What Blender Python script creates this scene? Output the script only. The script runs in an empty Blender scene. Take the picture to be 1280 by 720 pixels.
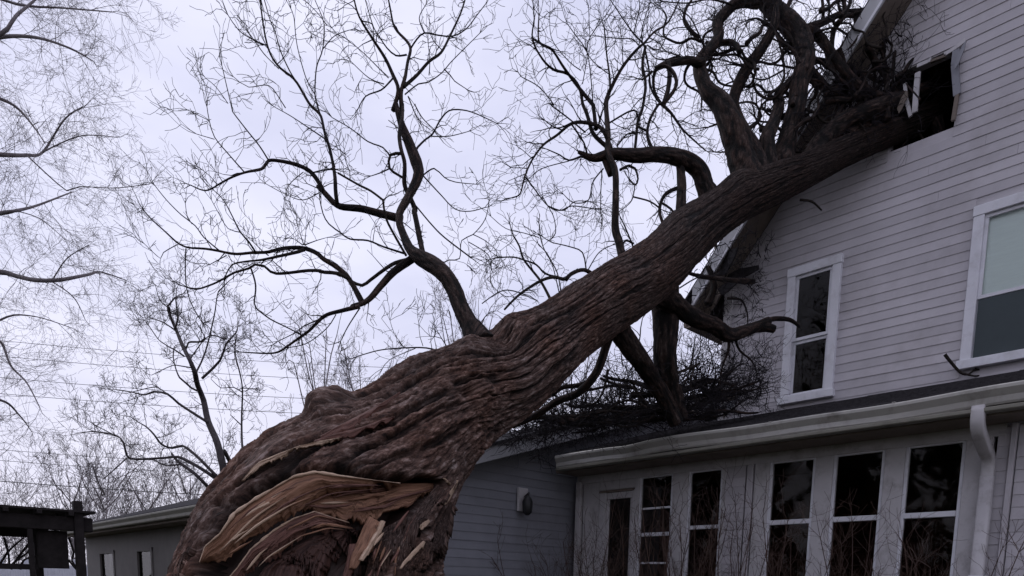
import bpy, bmesh, math, random
import numpy as np
from mathutils import Vector, Matrix
from mathutils.bvhtree import BVHTree

S = bpy.context.scene
COL = S.collection
random.seed(7)
RNG = np.random.default_rng(7)

# ------------------------------------------------------------------ camera
EYE = Vector((0, 0, 1.5))
YAW, PITCH, ROLL, FPX = 0.765, 0.1352, 0.0199, 890.0
cam_d = bpy.data.cameras.new('camera')
cam = bpy.data.objects.new('camera', cam_d)
COL.objects.link(cam)
MR = Matrix.Rotation(-YAW, 3, 'Z') @ Matrix.Rotation(math.pi / 2 - PITCH, 3, 'X') @ Matrix.Rotation(ROLL, 3, 'Z')
cam.matrix_world = Matrix.Translation(EYE) @ MR.to_4x4()
cam_d.sensor_fit = 'HORIZONTAL'
cam_d.sensor_width = 36
cam_d.lens = 36 * FPX / 1280
cam_d.shift_y = (852 - 360) / 1280
cam_d.clip_start = 0.05
cam_d.clip_end = 2000
S.camera = cam

# ------------------------------------------------------------------ sky and light
w = bpy.data.worlds.new('World')
S.world = w
w.use_nodes = True
nt = w.node_tree
nt.nodes.clear()
N = nt.nodes.new
sky = N('ShaderNodeTexSky')
sky.sky_type = 'NISHITA'
sky.sun_disc = False
SUN_EL, SUN_ROT = math.radians(52), math.radians(-12)
sky.sun_elevation = SUN_EL
sky.sun_rotation = SUN_ROT
b1 = N('ShaderNodeBackground'); b1.inputs['Strength'].default_value = 0.08
nt.links.new(sky.outputs[0], b1.inputs[0])
tc = N('ShaderNodeTexCoord')
mp = N('ShaderNodeMapping'); mp.inputs['Scale'].default_value = (1.2, 1.2, 3.2)
nt.links.new(tc.outputs['Generated'], mp.inputs[0])
nz = N('ShaderNodeTexNoise'); nz.inputs['Scale'].default_value = 2.1; nz.inputs['Detail'].default_value = 7; nz.inputs['Roughness'].default_value = 0.5
nt.links.new(mp.outputs[0], nz.inputs[0])
rmp = N('ShaderNodeValToRGB')
rmp.color_ramp.elements[0].position = 0.3; rmp.color_ramp.elements[0].color = (0.53, 0.545, 0.73, 1)
rmp.color_ramp.elements[1].position = 0.72; rmp.color_ramp.elements[1].color = (0.80, 0.80, 0.95, 1)
nt.links.new(nz.outputs[0], rmp.inputs[0])
sx = N('ShaderNodeSeparateXYZ'); nt.links.new(tc.outputs['Generated'], sx.inputs[0])
hz = N('ShaderNodeMapRange'); hz.inputs[1].default_value = 0.0; hz.inputs[2].default_value = 0.35; hz.inputs[3].default_value = 0.75; hz.inputs[4].default_value = 0.0
nt.links.new(sx.outputs[2], hz.inputs[0])
mx = N('ShaderNodeMix'); mx.data_type = 'RGBA'
nt.links.new(hz.outputs[0], mx.inputs[0]); nt.links.new(rmp.outputs[0], mx.inputs[6]); mx.inputs[7].default_value = (0.84, 0.81, 0.92, 1)
b2 = N('ShaderNodeBackground'); b2.inputs['Strength'].default_value = 1.24
nt.links.new(mx.outputs[2], b2.inputs[0])
ms = N('ShaderNodeMixShader'); ms.inputs[0].default_value = 0.94
nt.links.new(b1.outputs[0], ms.inputs[1]); nt.links.new(b2.outputs[0], ms.inputs[2])
wo = N('ShaderNodeOutputWorld'); nt.links.new(ms.outputs[0], wo.inputs[0])

sd = bpy.data.lights.new('sun', 'SUN'); sd.energy = 0.5; sd.angle = math.radians(25); sd.color = (1, 0.97, 0.93)
so = bpy.data.objects.new('sun', sd); COL.objects.link(so)
sdir = Vector((math.sin(SUN_ROT) * math.cos(SUN_EL), math.cos(SUN_ROT) * math.cos(SUN_EL), math.sin(SUN_EL)))
so.rotation_euler = (-sdir).to_track_quat('-Z', 'Y').to_euler()
S.view_settings.view_transform = 'Standard'
S.view_settings.look = 'None'
S.view_settings.exposure = 0.0
S.view_settings.gamma = 1

# ------------------------------------------------------------------ helpers
def ray(x, y):
    return MR @ Vector(((x - 640) / FPX, -(y - 852) / FPX, -1.0))
def P(x, y, Z):
    return EYE + ray(x, y) * Z
def on_x(x, y, X):
    d = ray(x, y); return EYE + d * (X / d.x)
def on_y(x, y, Y):
    d = ray(x, y); return EYE + d * (Y / d.y)

def mesh_np(name, verts, faces, mat, parent=None, smooth=False, attrs=None, uv=None):
    me = bpy.data.meshes.new(name)
    verts = np.asarray(verts, dtype=np.float32)
    if isinstance(faces, np.ndarray):
        k = faces.shape[1]
        me.vertices.add(len(verts)); me.vertices.foreach_set('co', verts.ravel())
        me.loops.add(faces.size); me.loops.foreach_set('vertex_index', faces.ravel().astype(np.int32))
        me.polygons.add(len(faces)); me.polygons.foreach_set('loop_start', np.arange(0, faces.size, k, dtype=np.int32))
        me.polygons.foreach_set('loop_total', np.full(len(faces), k, dtype=np.int32))
        me.update(calc_edges=True)
    else:
        me.from_pydata([tuple(v) for v in verts.tolist()], [], faces); me.update()
    if smooth:
        me.polygons.foreach_set('use_smooth', np.ones(len(me.polygons), dtype=bool))
    for k, v in (attrs or {}).items():
        a = me.attributes.new(k, 'FLOAT', 'POINT'); a.data.foreach_set('value', np.asarray(v, dtype=np.float32).ravel())
    if uv is not None:
        a = me.attributes.new('grain', 'FLOAT_VECTOR', 'POINT'); a.data.foreach_set('vector', np.asarray(uv, dtype=np.float32).ravel())
    o = bpy.data.objects.new(name, me)
    COL.objects.link(o)
    if mat: me.materials.append(mat)
    if parent: o.parent = parent; o.matrix_parent_inverse = parent.matrix_world.inverted()
    return o

def empty(name, loc, label, cat, group=None):
    o = bpy.data.objects.new(name, None); COL.objects.link(o); o.location = loc
    o.matrix_world = Matrix.Translation(Vector(loc)); o.empty_display_size = 0.1
    tag(o, label, cat, group); return o
def tag(o, label, cat, group=None):
    o['label'] = label; o['category'] = cat
    if group: o['group'] = group
    return o

class MB:
    def __init__(s): s.v = []; s.f = []
    def box(s, a, b):
        (x0, y0, z0), (x1, y1, z1) = a, b
        n = len(s.v)
        s.v += [(x0,y0,z0),(x1,y0,z0),(x1,y1,z0),(x0,y1,z0),(x0,y0,z1),(x1,y0,z1),(x1,y1,z1),(x0,y1,z1)]
        s.f += [tuple(n+i for i in q) for q in ((0,3,2,1),(4,5,6,7),(0,1,5,4),(1,2,6,5),(2,3,7,6),(3,0,4,7))]
        return s
    def hexa(s, p):      # 8 points: bottom ring 4, top ring 4
        n = len(s.v); s.v += [tuple(q) for q in p]
        s.f += [tuple(n+i for i in q) for q in ((0,3,2,1),(4,5,6,7),(0,1,5,4),(1,2,6,5),(2,3,7,6),(3,0,4,7))]
        return s
    def extrude(s, prof, a, b, closed=True):   # profile list of Vector offsets swept from a to b
        n = len(s.v); k = len(prof)
        s.v += [tuple(Vector(a)+Vector(q)) for q in prof] + [tuple(Vector(b)+Vector(q)) for q in prof]
        for i in range(k if closed else k-1):
            j = (i+1) % k; s.f.append((n+i, n+j, n+k+j, n+k+i))
        if closed:
            s.f.append(tuple(n+i for i in range(k))[::-1]); s.f.append(tuple(n+k+i for i in range(k)))
        return s
    def tube(s, pts, rad, k=6):
        v, f = tube(pts, rad, k, len(s.v)); s.v += v; s.f += f; return s
    def build(s, name, mat, parent=None, smooth=False):
        o = mesh_np(name, s.v, s.f, mat, parent, smooth)
        bm = bmesh.new(); bm.from_mesh(o.data); bmesh.ops.recalc_face_normals(bm, faces=bm.faces); bm.to_mesh(o.data); bm.free()
        return o
def bevel(o, w=0.004, n=1):
    m = o.modifiers.new('bevel', 'BEVEL'); m.width = w; m.segments = n; m.limit_method = 'ANGLE'; return o

def frames(pts):
    T = []
    for i in range(len(pts)):
        a = pts[max(0, i-1)]; b = pts[min(len(pts)-1, i+1)]
        d = b - a; T.append(d.normalized() if d.length > 1e-9 else Vector((0, 0, 1)))
    n = T[0].orthogonal().normalized(); out = []
    for t in T:
        n = n - t * n.dot(t)
        n = n.normalized() if n.length > 1e-6 else t.orthogonal().normalized()
        out.append((t, n, t.cross(n)))
    return out
def tube(pts, rad, k=6, base=0, lump=0.0):
    fr = frames(pts); v = []; f = []
    cs = [(math.cos(2*math.pi*j/k), math.sin(2*math.pi*j/k)) for j in range(k)]
    for i, (p, (t, a, b)) in enumerate(zip(pts, fr)):
        r = rad[i]
        for c, s_ in cs:
            rr = r * (1 + (random.uniform(-lump, lump) if lump else 0))
            v.append((p.x+(a.x*c+b.x*s_)*rr, p.y+(a.y*c+b.y*s_)*rr, p.z+(a.z*c+b.z*s_)*rr))
    for i in range(len(pts)-1):
        o0 = base+i*k; o1 = o0+k
        for j in range(k):
            j2 = (j+1) % k; f.append((o0+j, o0+j2, o1+j2, o1+j))
    f.append(tuple(base+j for j in range(k))[::-1]); f.append(tuple(base+(len(pts)-1)*k+j for j in range(k)))
    return v, f
def smooth_line(pts, rad, step):
    """Catmull-Rom resample with spacing about step metres"""
    out, ro = [], []
    n = len(pts)
    for i in range(n-1):
        p0 = pts[max(0, i-1)]; p1 = pts[i]; p2 = pts[i+1]; p3 = pts[min(n-1, i+2)]
        m = max(1, int((p2-p1).length/step))
        for j in range(m):
            t = j/m
            q = 0.5*((2*p1)+(p2-p0)*t+(2*p0-5*p1+4*p2-p3)*t*t+(3*p1-p0-3*p2+p3)*t*t*t)
            out.append(q); ro.append(rad[i]*(1-t)+rad[i+1]*t)
    out.append(pts[-1].copy()); ro.append(rad[-1])
    return out, ro

# ------------------------------------------------------------------ materials
def mat(name, col, rough=0.7, spec=0.3, var=0.25, scale=8, bump=0.0, bscale=40, col2=None, stretch=None, metal=0.0, dirt=None):
    m = bpy.data.materials.new(name); m.use_nodes = True; t = m.node_tree; L = t.links.new
    b = t.nodes['Principled BSDF']; b.inputs['Roughness'].default_value = rough; b.inputs['Specular IOR Level'].default_value = spec
    b.inputs['Metallic'].default_value = metal
    g = t.nodes.new('ShaderNodeNewGeometry'); mpn = t.nodes.new('ShaderNodeMapping'); L(g.outputs['Position'], mpn.inputs[0])
    if stretch: mpn.inputs['Scale'].default_value = stretch
    n = t.nodes.new('ShaderNodeTexNoise'); n.inputs['Scale'].default_value = scale; n.inputs['Detail'].default_value = 6; n.inputs['Roughness'].default_value = 0.62
    L(mpn.outputs[0], n.inputs[0])
    r = t.nodes.new('ShaderNodeValToRGB'); r.color_ramp.elements[0].position = 0.32; r.color_ramp.elements[1].position = 0.68
    c2 = col2 or tuple(c*(1-var) for c in col)
    r.color_ramp.elements[0].color = (*c2, 1); r.color_ramp.elements[1].color = (*[min(1, c*(1+var*0.4)) for c in col], 1)
    L(n.outputs[0], r.inputs[0]); out = r.outputs[0]
    if dirt:
        n3 = t.nodes.new('ShaderNodeTexNoise'); n3.inputs['Scale'].default_value = dirt[1]; n3.inputs['Detail'].default_value = 8; n3.inputs['Roughness'].default_value = 0.7
        L(g.outputs['Position'], n3.inputs[0])
        r3 = t.nodes.new('ShaderNodeMapRange'); r3.inputs[1].default_value = 0.5; r3.inputs[2].default_value = 0.75; r3.inputs[4].default_value = dirt[2]
        L(n3.outputs[0], r3.inputs[0])
        mm = t.nodes.new('ShaderNodeMix'); mm.data_type = 'RGBA'; L(r3.outputs[0], mm.inputs[0]); L(out, mm.inputs[6]); mm.inputs[7].default_value = (*dirt[0], 1); out = mm.outputs[2]
    L(out, b.inputs['Base Color'])
    if 'siding' in name:
        oi = t.nodes.new('ShaderNodeObjectInfo'); mr = t.nodes.new('ShaderNodeMapRange'); mr.inputs[3].default_value = 0.90; mr.inputs[4].default_value = 1.06; L(oi.outputs['Random'], mr.inputs[0])
        mk = t.nodes.new('ShaderNodeMix'); mk.data_type = 'RGBA'; mk.blend_type = 'MULTIPLY'; mk.inputs[0].default_value = 1; L(out, mk.inputs[6]); L(mr.outputs[0], mk.inputs[7]); L(mk.outputs[2], b.inputs['Base Color'])
    if bump:
        n2 = t.nodes.new('ShaderNodeTexNoise'); n2.inputs['Scale'].default_value = bscale; n2.inputs['Detail'].default_value = 5
        L(mpn.outputs[0], n2.inputs[0]); bp = t.nodes.new('ShaderNodeBump'); bp.inputs['Strength'].default_value = bump; bp.inputs['Distance'].default_value = 0.01
        L(n2.outputs[0], bp.inputs['Height']); L(bp.outputs[0], b.inputs['Normal'])
    return m
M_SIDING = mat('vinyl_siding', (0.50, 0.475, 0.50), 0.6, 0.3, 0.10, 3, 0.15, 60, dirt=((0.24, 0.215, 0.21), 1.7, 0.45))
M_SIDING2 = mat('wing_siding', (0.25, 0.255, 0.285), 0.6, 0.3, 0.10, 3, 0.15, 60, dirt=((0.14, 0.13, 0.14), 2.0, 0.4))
M_TRIM = mat('window_trim_paint', (0.68, 0.68, 0.72), 0.5, 0.35, 0.08, 6, 0.08, 60, dirt=((0.28, 0.26, 0.26), 5, 0.5))
M_PORCH = mat('porch_trim_paint', (0.53, 0.51, 0.52), 0.5, 0.3, 0.10, 5, 0.1, 50, dirt=((0.2, 0.18, 0.17), 6, 0.75))
M_GUTTER = mat('gutter_metal', (0.38, 0.365, 0.335), 0.4, 0.5, 0.12, 4, 0.05, 30, dirt=((0.13, 0.12, 0.10), 5, 0.8))
M_SOFFIT = mat('soffit_paint', (0.20, 0.165, 0.14), 0.7, 0.2, 0.25, 5, 0.1, 30)
M_FASCIA = mat('rake_fascia_paint', (0.46, 0.46, 0.48), 0.5, 0.3, 0.15, 5, 0.05, 40)
M_SHINGLE = mat('asphalt_shingle', (0.045, 0.042, 0.045), 0.95, 0.1, 0.4, 30, 0.5, 200)
M_DARKROOM = mat('room_reflection_brown', (0.15, 0.085, 0.065), 0.9, 0.1, 0.3, 3)  # brown colour stands in for warm reflections in the lower panes
M_BARK = None
M_TWIG = mat('twig_bark', (0.020, 0.017, 0.020), 0.85, 0.15, 0.35, 20)
M_LIMB = mat('limb_bark', (0.030, 0.024, 0.021), 0.9, 0.15, 0.55, 14, 0.8, 60)
M_FARTWIG = mat('hazed_twig_bark', (0.17, 0.15, 0.155), 0.9, 0.1, 0.3, 5)  # paler bark colour takes the place of distance haze
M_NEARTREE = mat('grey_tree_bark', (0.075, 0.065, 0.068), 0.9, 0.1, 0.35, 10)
M_SHRUBSTEM = mat('shrub_stem_bark', (0.085, 0.055, 0.045), 0.85, 0.15, 0.4, 30)
M_PERG = mat('dark_stained_timber', (0.022, 0.018, 0.018), 0.8, 0.2, 0.4, 12, 0.3, 60)
M_GRASS = mat('winter_grass', (0.05, 0.05, 0.028), 0.95, 0.1, 0.5, 2, 0.6, 30)
M_PALEWALL = mat('pale_wall_paint', (0.55, 0.56, 0.62), 0.7, 0.2, 0.1, 4)
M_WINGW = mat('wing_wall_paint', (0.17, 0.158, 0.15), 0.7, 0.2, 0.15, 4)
M_OLDGUTTER = mat('weathered_gutter', (0.23, 0.22, 0.185), 0.6, 0.3, 0.2, 4, 0.05, 30, dirt=((0.08, 0.075, 0.06), 4, 0.8))
M_CABLE = mat('cable_rubber', (0.03, 0.03, 0.033), 0.7, 0.2)
M_LAMPMETAL = mat('lamp_metal', (0.02, 0.02, 0.022), 0.45, 0.4)
M_BLIND = mat('blind_fabric', (0.80, 0.86, 0.84), 0.8, 0.1, 0.05, 4, stretch=(1, 1, 12))
M_SCREEN = mat('insect_screen', (0.055, 0.07, 0.075), 0.7, 0.3, 0.1, 5)
M_LEAF = mat('dry_leaf', (0.10, 0.075, 0.045), 0.8, 0.15, 0.4, 30)

def glass_mat(name, tint=(0.75, 0.8, 0.8), ior=1.38):
    m = bpy.data.materials.new(name); m.use_nodes = True; t = m.node_tree; t.nodes.clear(); L = t.links.new
    o = t.nodes.new('ShaderNodeOutputMaterial'); tr = t.nodes.new('ShaderNodeBsdfTransparent'); tr.inputs[0].default_value = (*tint, 1)
    gl = t.nodes.new('ShaderNodeBsdfGlossy'); gl.inputs['Roughness'].default_value = 0.03
    fr = t.nodes.new('ShaderNodeFresnel'); fr.inputs[0].default_value = ior
    n = t.nodes.new('ShaderNodeTexNoise'); n.inputs['Scale'].default_value = 2.5; n.inputs['Detail'].default_value = 1
    g = t.nodes.new('ShaderNodeNewGeometry'); L(g.outputs['Position'], n.inputs[0])
    bp = t.nodes.new('ShaderNodeBump'); bp.inputs['Strength'].default_value = 0.25; bp.inputs['Distance'].default_value = 0.03; L(n.outputs[0], bp.inputs['Height'])
    L(bp.outputs[0], gl.inputs['Normal']); L(bp.outputs[0], fr.inputs['Normal'])
    mx_ = t.nodes.new('ShaderNodeMixShader'); L(fr.outputs[0], mx_.inputs[0]); L(tr.outputs[0], mx_.inputs[1]); L(gl.outputs[0], mx_.inputs[2]); L(mx_.outputs[0], o.inputs[0])
    return m
M_GLASS = glass_mat('window_glass', (0.97, 0.99, 0.98), 1.30)
M_GLASS_DIM = glass_mat('porch_glass', (0.7, 0.68, 0.66), 1.24)

def bark_mat(name='furrowed_bark', k=1.0, sc=(15, 34, 1)):
    m = bpy.data.materials.new(name); m.use_nodes = True; t = m.node_tree; L = t.links.new
    b = t.nodes['Principled BSDF']; b.inputs['Roughness'].default_value = 0.82; b.inputs['Specular IOR Level'].default_value = 0.25
    g = t.nodes.new('ShaderNodeAttribute'); g.attribute_name = 'grain'
    mpn = t.nodes.new('ShaderNodeMapping'); mpn.inputs['Scale'].default_value = sc; L(g.outputs['Vector'], mpn.inputs[0])
    n = t.nodes.new('ShaderNodeTexNoise'); n.inputs['Scale'].default_value = 1.0; n.inputs['Detail'].default_value = 10; n.inputs['Roughness'].default_value = 0.75; L(mpn.outputs[0], n.inputs[0])
    r = t.nodes.new('ShaderNodeValToRGB'); e = r.color_ramp.elements
    e[0].position = 0.38; e[0].color = (0.016, 0.010, 0.009, 1); e[1].position = 0.68; e[1].color = (0.27, 0.215, 0.205, 1)
    x = r.color_ramp.elements.new(0.52); x.color = (0.085, 0.050, 0.041, 1)
    L(n.outputs[0], r.inputs[0])
    # flat plate tops are paler, furrow bottoms are darker: stored height of the bark
    a = t.nodes.new('ShaderNodeAttribute'); a.attribute_name = 'bark_height'
    r2 = t.nodes.new('ShaderNodeMapRange'); r2.inputs[1].default_value = 0.25; r2.inputs[2].default_value = 0.95; r2.inputs[3].default_value = 0.12; r2.inputs[4].default_value = 1.35; L(a.outputs['Fac'], r2.inputs[0])
    mm = t.nodes.new('ShaderNodeMix'); mm.data_type = 'RGBA'; mm.blend_type = 'MULTIPLY'; mm.inputs[0].default_value = 1; L(r.outputs[0], mm.inputs[6]); L(r2.outputs[0], mm.inputs[7])
    pp = t.nodes.new('ShaderNodeTexNoise'); pp.inputs['Scale'].default_value = 3.0; pp.inputs['Detail'].default_value = 3; gg = t.nodes.new('ShaderNodeNewGeometry'); L(gg.outputs['Position'], pp.inputs[0])
    rr = t.nodes.new('ShaderNodeMapRange'); rr.inputs[1].default_value = 0.42; rr.inputs[2].default_value = 0.7; L(pp.outputs[0], rr.inputs[0])
    m3 = t.nodes.new('ShaderNodeMix'); m3.data_type = 'RGBA'; m3.blend_type = 'MULTIPLY'; L(rr.outputs[0], m3.inputs[0]); L(mm.outputs[2], m3.inputs[6]); m3.inputs[7].default_value = (1.05, 0.84, 0.72, 1)
    m4 = t.nodes.new('ShaderNodeMix'); m4.data_type = 'RGBA'; m4.blend_type = 'MULTIPLY'; m4.inputs[0].default_value = 1; L(m3.outputs[2], m4.inputs[6]); m4.inputs[7].default_value = (k, k*1.02, k*.98, 1)
    ad = t.nodes.new('ShaderNodeAttribute'); ad.attribute_name = 'shade_tone'; m5 = t.nodes.new('ShaderNodeMix'); m5.data_type = 'RGBA'; m5.blend_type = 'MULTIPLY'; m5.inputs[0].default_value = 1; L(m4.outputs[2], m5.inputs[6]); L(ad.outputs['Fac'], m5.inputs[7])
    L(m5.outputs[2], b.inputs['Base Color'])
    mp2 = t.nodes.new('ShaderNodeMapping'); mp2.inputs['Scale'].default_value = (50, 110, 1); L(g.outputs['Vector'], mp2.inputs[0])
    n2 = t.nodes.new('ShaderNodeTexNoise'); n2.inputs['Detail'].default_value = 6; n2.inputs['Scale'].default_value = 1; L(mp2.outputs[0], n2.inputs[0])
    bp = t.nodes.new('ShaderNodeBump'); bp.inputs['Strength'].default_value = 0.9; bp.inputs['Distance'].default_value = 0.012; L(n2.outputs[0], bp.inputs['Height']); L(bp.outputs[0], b.inputs['Normal'])
    return m
M_BARK = bark_mat()
M_LIMBBARK = bark_mat('limb_furrowed_bark', 0.30, (14, 40, 1))

def wood_mat(name, dark, mid, light):
    m = bpy.data.materials.new(name); m.use_nodes = True; t = m.node_tree; L = t.links.new
    b = t.nodes['Principled BSDF']; b.inputs['Roughness'].default_value = 0.6; b.inputs['Specular IOR Level'].default_value = 0.3
    g = t.nodes.new('ShaderNodeAttribute'); g.attribute_name = 'grain'
    mpn = t.nodes.new('ShaderNodeMapping'); mpn.inputs['Scale'].default_value = (3.0, 34, 1); L(g.outputs['Vector'], mpn.inputs[0])
    n = t.nodes.new('ShaderNodeTexNoise'); n.inputs['Scale'].default_value = 1.0; n.inputs['Detail'].default_value = 7; n.inputs['Roughness'].default_value = 0.6; L(mpn.outputs[0], n.inputs[0])
    r = t.nodes.new('ShaderNodeValToRGB'); e = r.color_ramp.elements
    e[0].position = 0.28; e[0].color = (*dark, 1); e[1].position = 0.75; e[1].color = (*light, 1); x = e.new(0.5); x.color = (*mid, 1)
    L(n.outputs[0], r.inputs[0]); L(r.outputs[0], b.inputs['Base Color'])
    bp = t.nodes.new('ShaderNodeBump'); bp.inputs['Strength'].default_value = 0.7; bp.inputs['Distance'].default_value = 0.01; L(n.outputs[0], bp.inputs['Height']); L(bp.outputs[0], b.inputs['Normal'])
    return m
M_WOOD = wood_mat('torn_heartwood', (0.055, 0.025, 0.016), (0.23, 0.115, 0.068), (0.37, 0.215, 0.135))
M_WOODRED = wood_mat('torn_red_wood', (0.028, 0.012, 0.010), (0.125, 0.056, 0.042), (0.25, 0.13, 0.10))
M_SAP = wood_mat('pale_sapwood', (0.26, 0.16, 0.10), (0.48, 0.34, 0.24), (0.62, 0.48, 0.37))
M_DARKRED = wood_mat('dark_red_wood', (0.02, 0.009, 0.008), (0.06, 0.028, 0.022), (0.14, 0.07, 0.055))
M_DARKWOOD = wood_mat('dark_inner_wood', (0.015, 0.009, 0.008), (0.035, 0.02, 0.016), (0.07, 0.04, 0.03))

# ------------------------------------------------------------------ ground
def ground():
    n = 60; xs = np.sign(np.linspace(-1, 1, n)) * np.abs(np.linspace(-1, 1, n))**2.5 * 900
    V = []; F = []
    for j in range(n):
        for i in range(n):
            x, y = xs[i], xs[j]; d = math.hypot(x, y)
            z = 0.06*math.sin(x*0.3+1)*math.cos(y*0.27) * min(1, d/8)
            V.append((x, y, min(z, 0.05) - 0.03))
    for j in range(n-1):
        for i in range(n-1): F.append((j*n+i, j*n+i+1, (j+1)*n+i+1, (j+1)*n+i))
    o = mesh_np('ground', V, F, M_GRASS); o['kind'] = 'structure'
ground()

# ------------------------------------------------------------------ house
EXPO = 0.083
def rake_z(y):                         # underside of the rake along the gable wall
    return 5.777 + 1.16*(3.648-y) if y > 0.8 else 5.777 + 1.16*(3.648-0.8) - 1.16*(0.8-y)
def siding(parent, plane, P0, sgn, z0, z1, a0, a1, openings, matl, top=None, expo=EXPO):
    """lapped boards, each piece an object; plane 'x' runs along y, plane 'y' runs along x"""
    k = 0; z = z0
    while z < z1 - 0.005:
        zt = min(z + expo, z1)
        segs = [(a0, a1)]
        for (o0, o1, oz0, oz1) in openings:
            if zt > oz0 + 1e-4 and z < oz1 - 1e-4:
                ns = []
                for s0, s1 in segs:
                    if o1 <= s0 or o0 >= s1: ns.append((s0, s1)); continue
                    if o0 > s0: ns.append((s0, o0))
                    if o1 < s1: ns.append((o1, s1))
                segs = ns
        js = []
        for s0, s1 in segs:            # butt joints between lengths of board
            while s1 - s0 > 3.4:
                c_ = s0 + random.uniform(1.2, 3.0); js.append((s0, c_ - 0.0015)); s0 = c_
            js.append((s0, s1))
        for s0, s1 in js:
            b0, b1, t0, t1 = s0, s1, s0, s1
            if top:                     # clip to the gable slopes
                lo_b, hi_b = top(z); lo_t, hi_t = top(zt)
                b0 = max(s0, lo_b); b1 = min(s1, hi_b); t0 = max(s0, lo_t); t1 = min(s1, hi_t)
                if t1 - t0 < 0.03: continue
            if b1 - b0 < 0.012: continue
            ob, ot = 0.0075, 0.0015
            jit = random.uniform(-0.0012, 0.0012)
            def q(a, off, zz):
                return (P0+sgn*off, a, zz) if plane == 'x' else (a, P0+sgn*off, zz)
            m = MB()
            m.hexa([q(b0, 0, z), q(b1, 0, z), q(b1, ob+jit, z), q(b0, ob+jit, z), q(t0, 0, zt), q(t1, 0, zt), q(t1, ot, zt), q(t0, ot, zt)])
            # drip lip
            m.build('siding_board', matl, parent)
        z = zt

house = empty('house', (7.5, 1.0, 0), 'grey two storey house with steep gable struck by the fallen tree', 'house')
SW = (3.22, 3.765, 3.44, 4.785); BW = (1.15, 2.10, 3.475, 4.825); AW = (2.335, 2.88, 5.57, 6.225)
def gable_top(z):
    if z < 5.777 + 1.16*(3.648-4.5): return (-9, 9)
    hi = 3.648 - (z-5.777)/1.16
    return (1.6-hi, hi)
siding(house, 'x', 7.5, -1, 3.33, 8.9, -2.9, 4.46, [SW, BW, AW, (0.2, 0.25, 0, 0)], M_SIDING, gable_top)
# sheathing behind the boards, with the three openings left out
def wall_with_openings(name, X, th, y0, y1, z0, z1, ops, m, parent):
    b = MB(); ys = sorted({y0, y1, *[v for o in ops for v in o[:2]]}); zs = sorted({z0, z1, *[v for o in ops for v in o[2:]]})
    for i in range(len(ys)-1):
        for j in range(len(zs)-1):
            cy, cz = (ys[i]+ys[i+1])/2, (zs[j]+zs[j+1])/2
            if any(o[0] < cy < o[1] and o[2] < cz < o[3] for o in ops): continue
            b.box((X, ys[i], zs[j]), (X+th, ys[i+1], zs[j+1]))
    return b.build(name, m, parent)
wall_with_openings('wall', 7.502, 0.12, -2.9, 4.46, 0.0, 5.0, [SW, BW], M_SIDING, house)
def gable_sheet():
    b = MB(); n = 60; z0 = 5.001
    ops = AW
    ys = sorted(set(list(np.linspace(-2.9, 4.46, n)) + [AW[0], AW[1], 0.8]))
    for i in range(len(ys)-1):
        ya, yb = ys[i], ys[i+1]; za, zb = rake_z(ya) , rake_z(yb)
        lo = [(z0, None)]
        def quad(l, ha, hb):
            if ha <= l and hb <= l: return
            ha = max(ha, l+0.001); hb = max(hb, l+0.001)
            b.hexa([(7.502, ya, l), (7.502, yb, l), (7.62, yb, l), (7.62, ya, l), (7.502, ya, ha), (7.502, yb, hb), (7.62, yb, hb), (7.62, ya, ha)])
        cy = (ya+yb)/2
        if AW[0] < cy < AW[1]:
            quad(z0, AW[2], AW[2]); quad(AW[3], za, zb)
        else: quad(z0, za, zb)
    b.build('gable_wall', M_SIDING, house)
gable_sheet()
MB().box((7.63, 4.34, 0), (14, 4.46, 4.9)).build('side_wall', M_SIDING, house)
MB().box((7.63, -2.9, 0), (14, -2.78, 4.9)).build('side_wall', M_SIDING, house)
bevel(MB().box((7.455, 4.40, 3.3), (7.52, 4.49, 4.86)).build('corner_board', M_PORCH, house))
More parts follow.
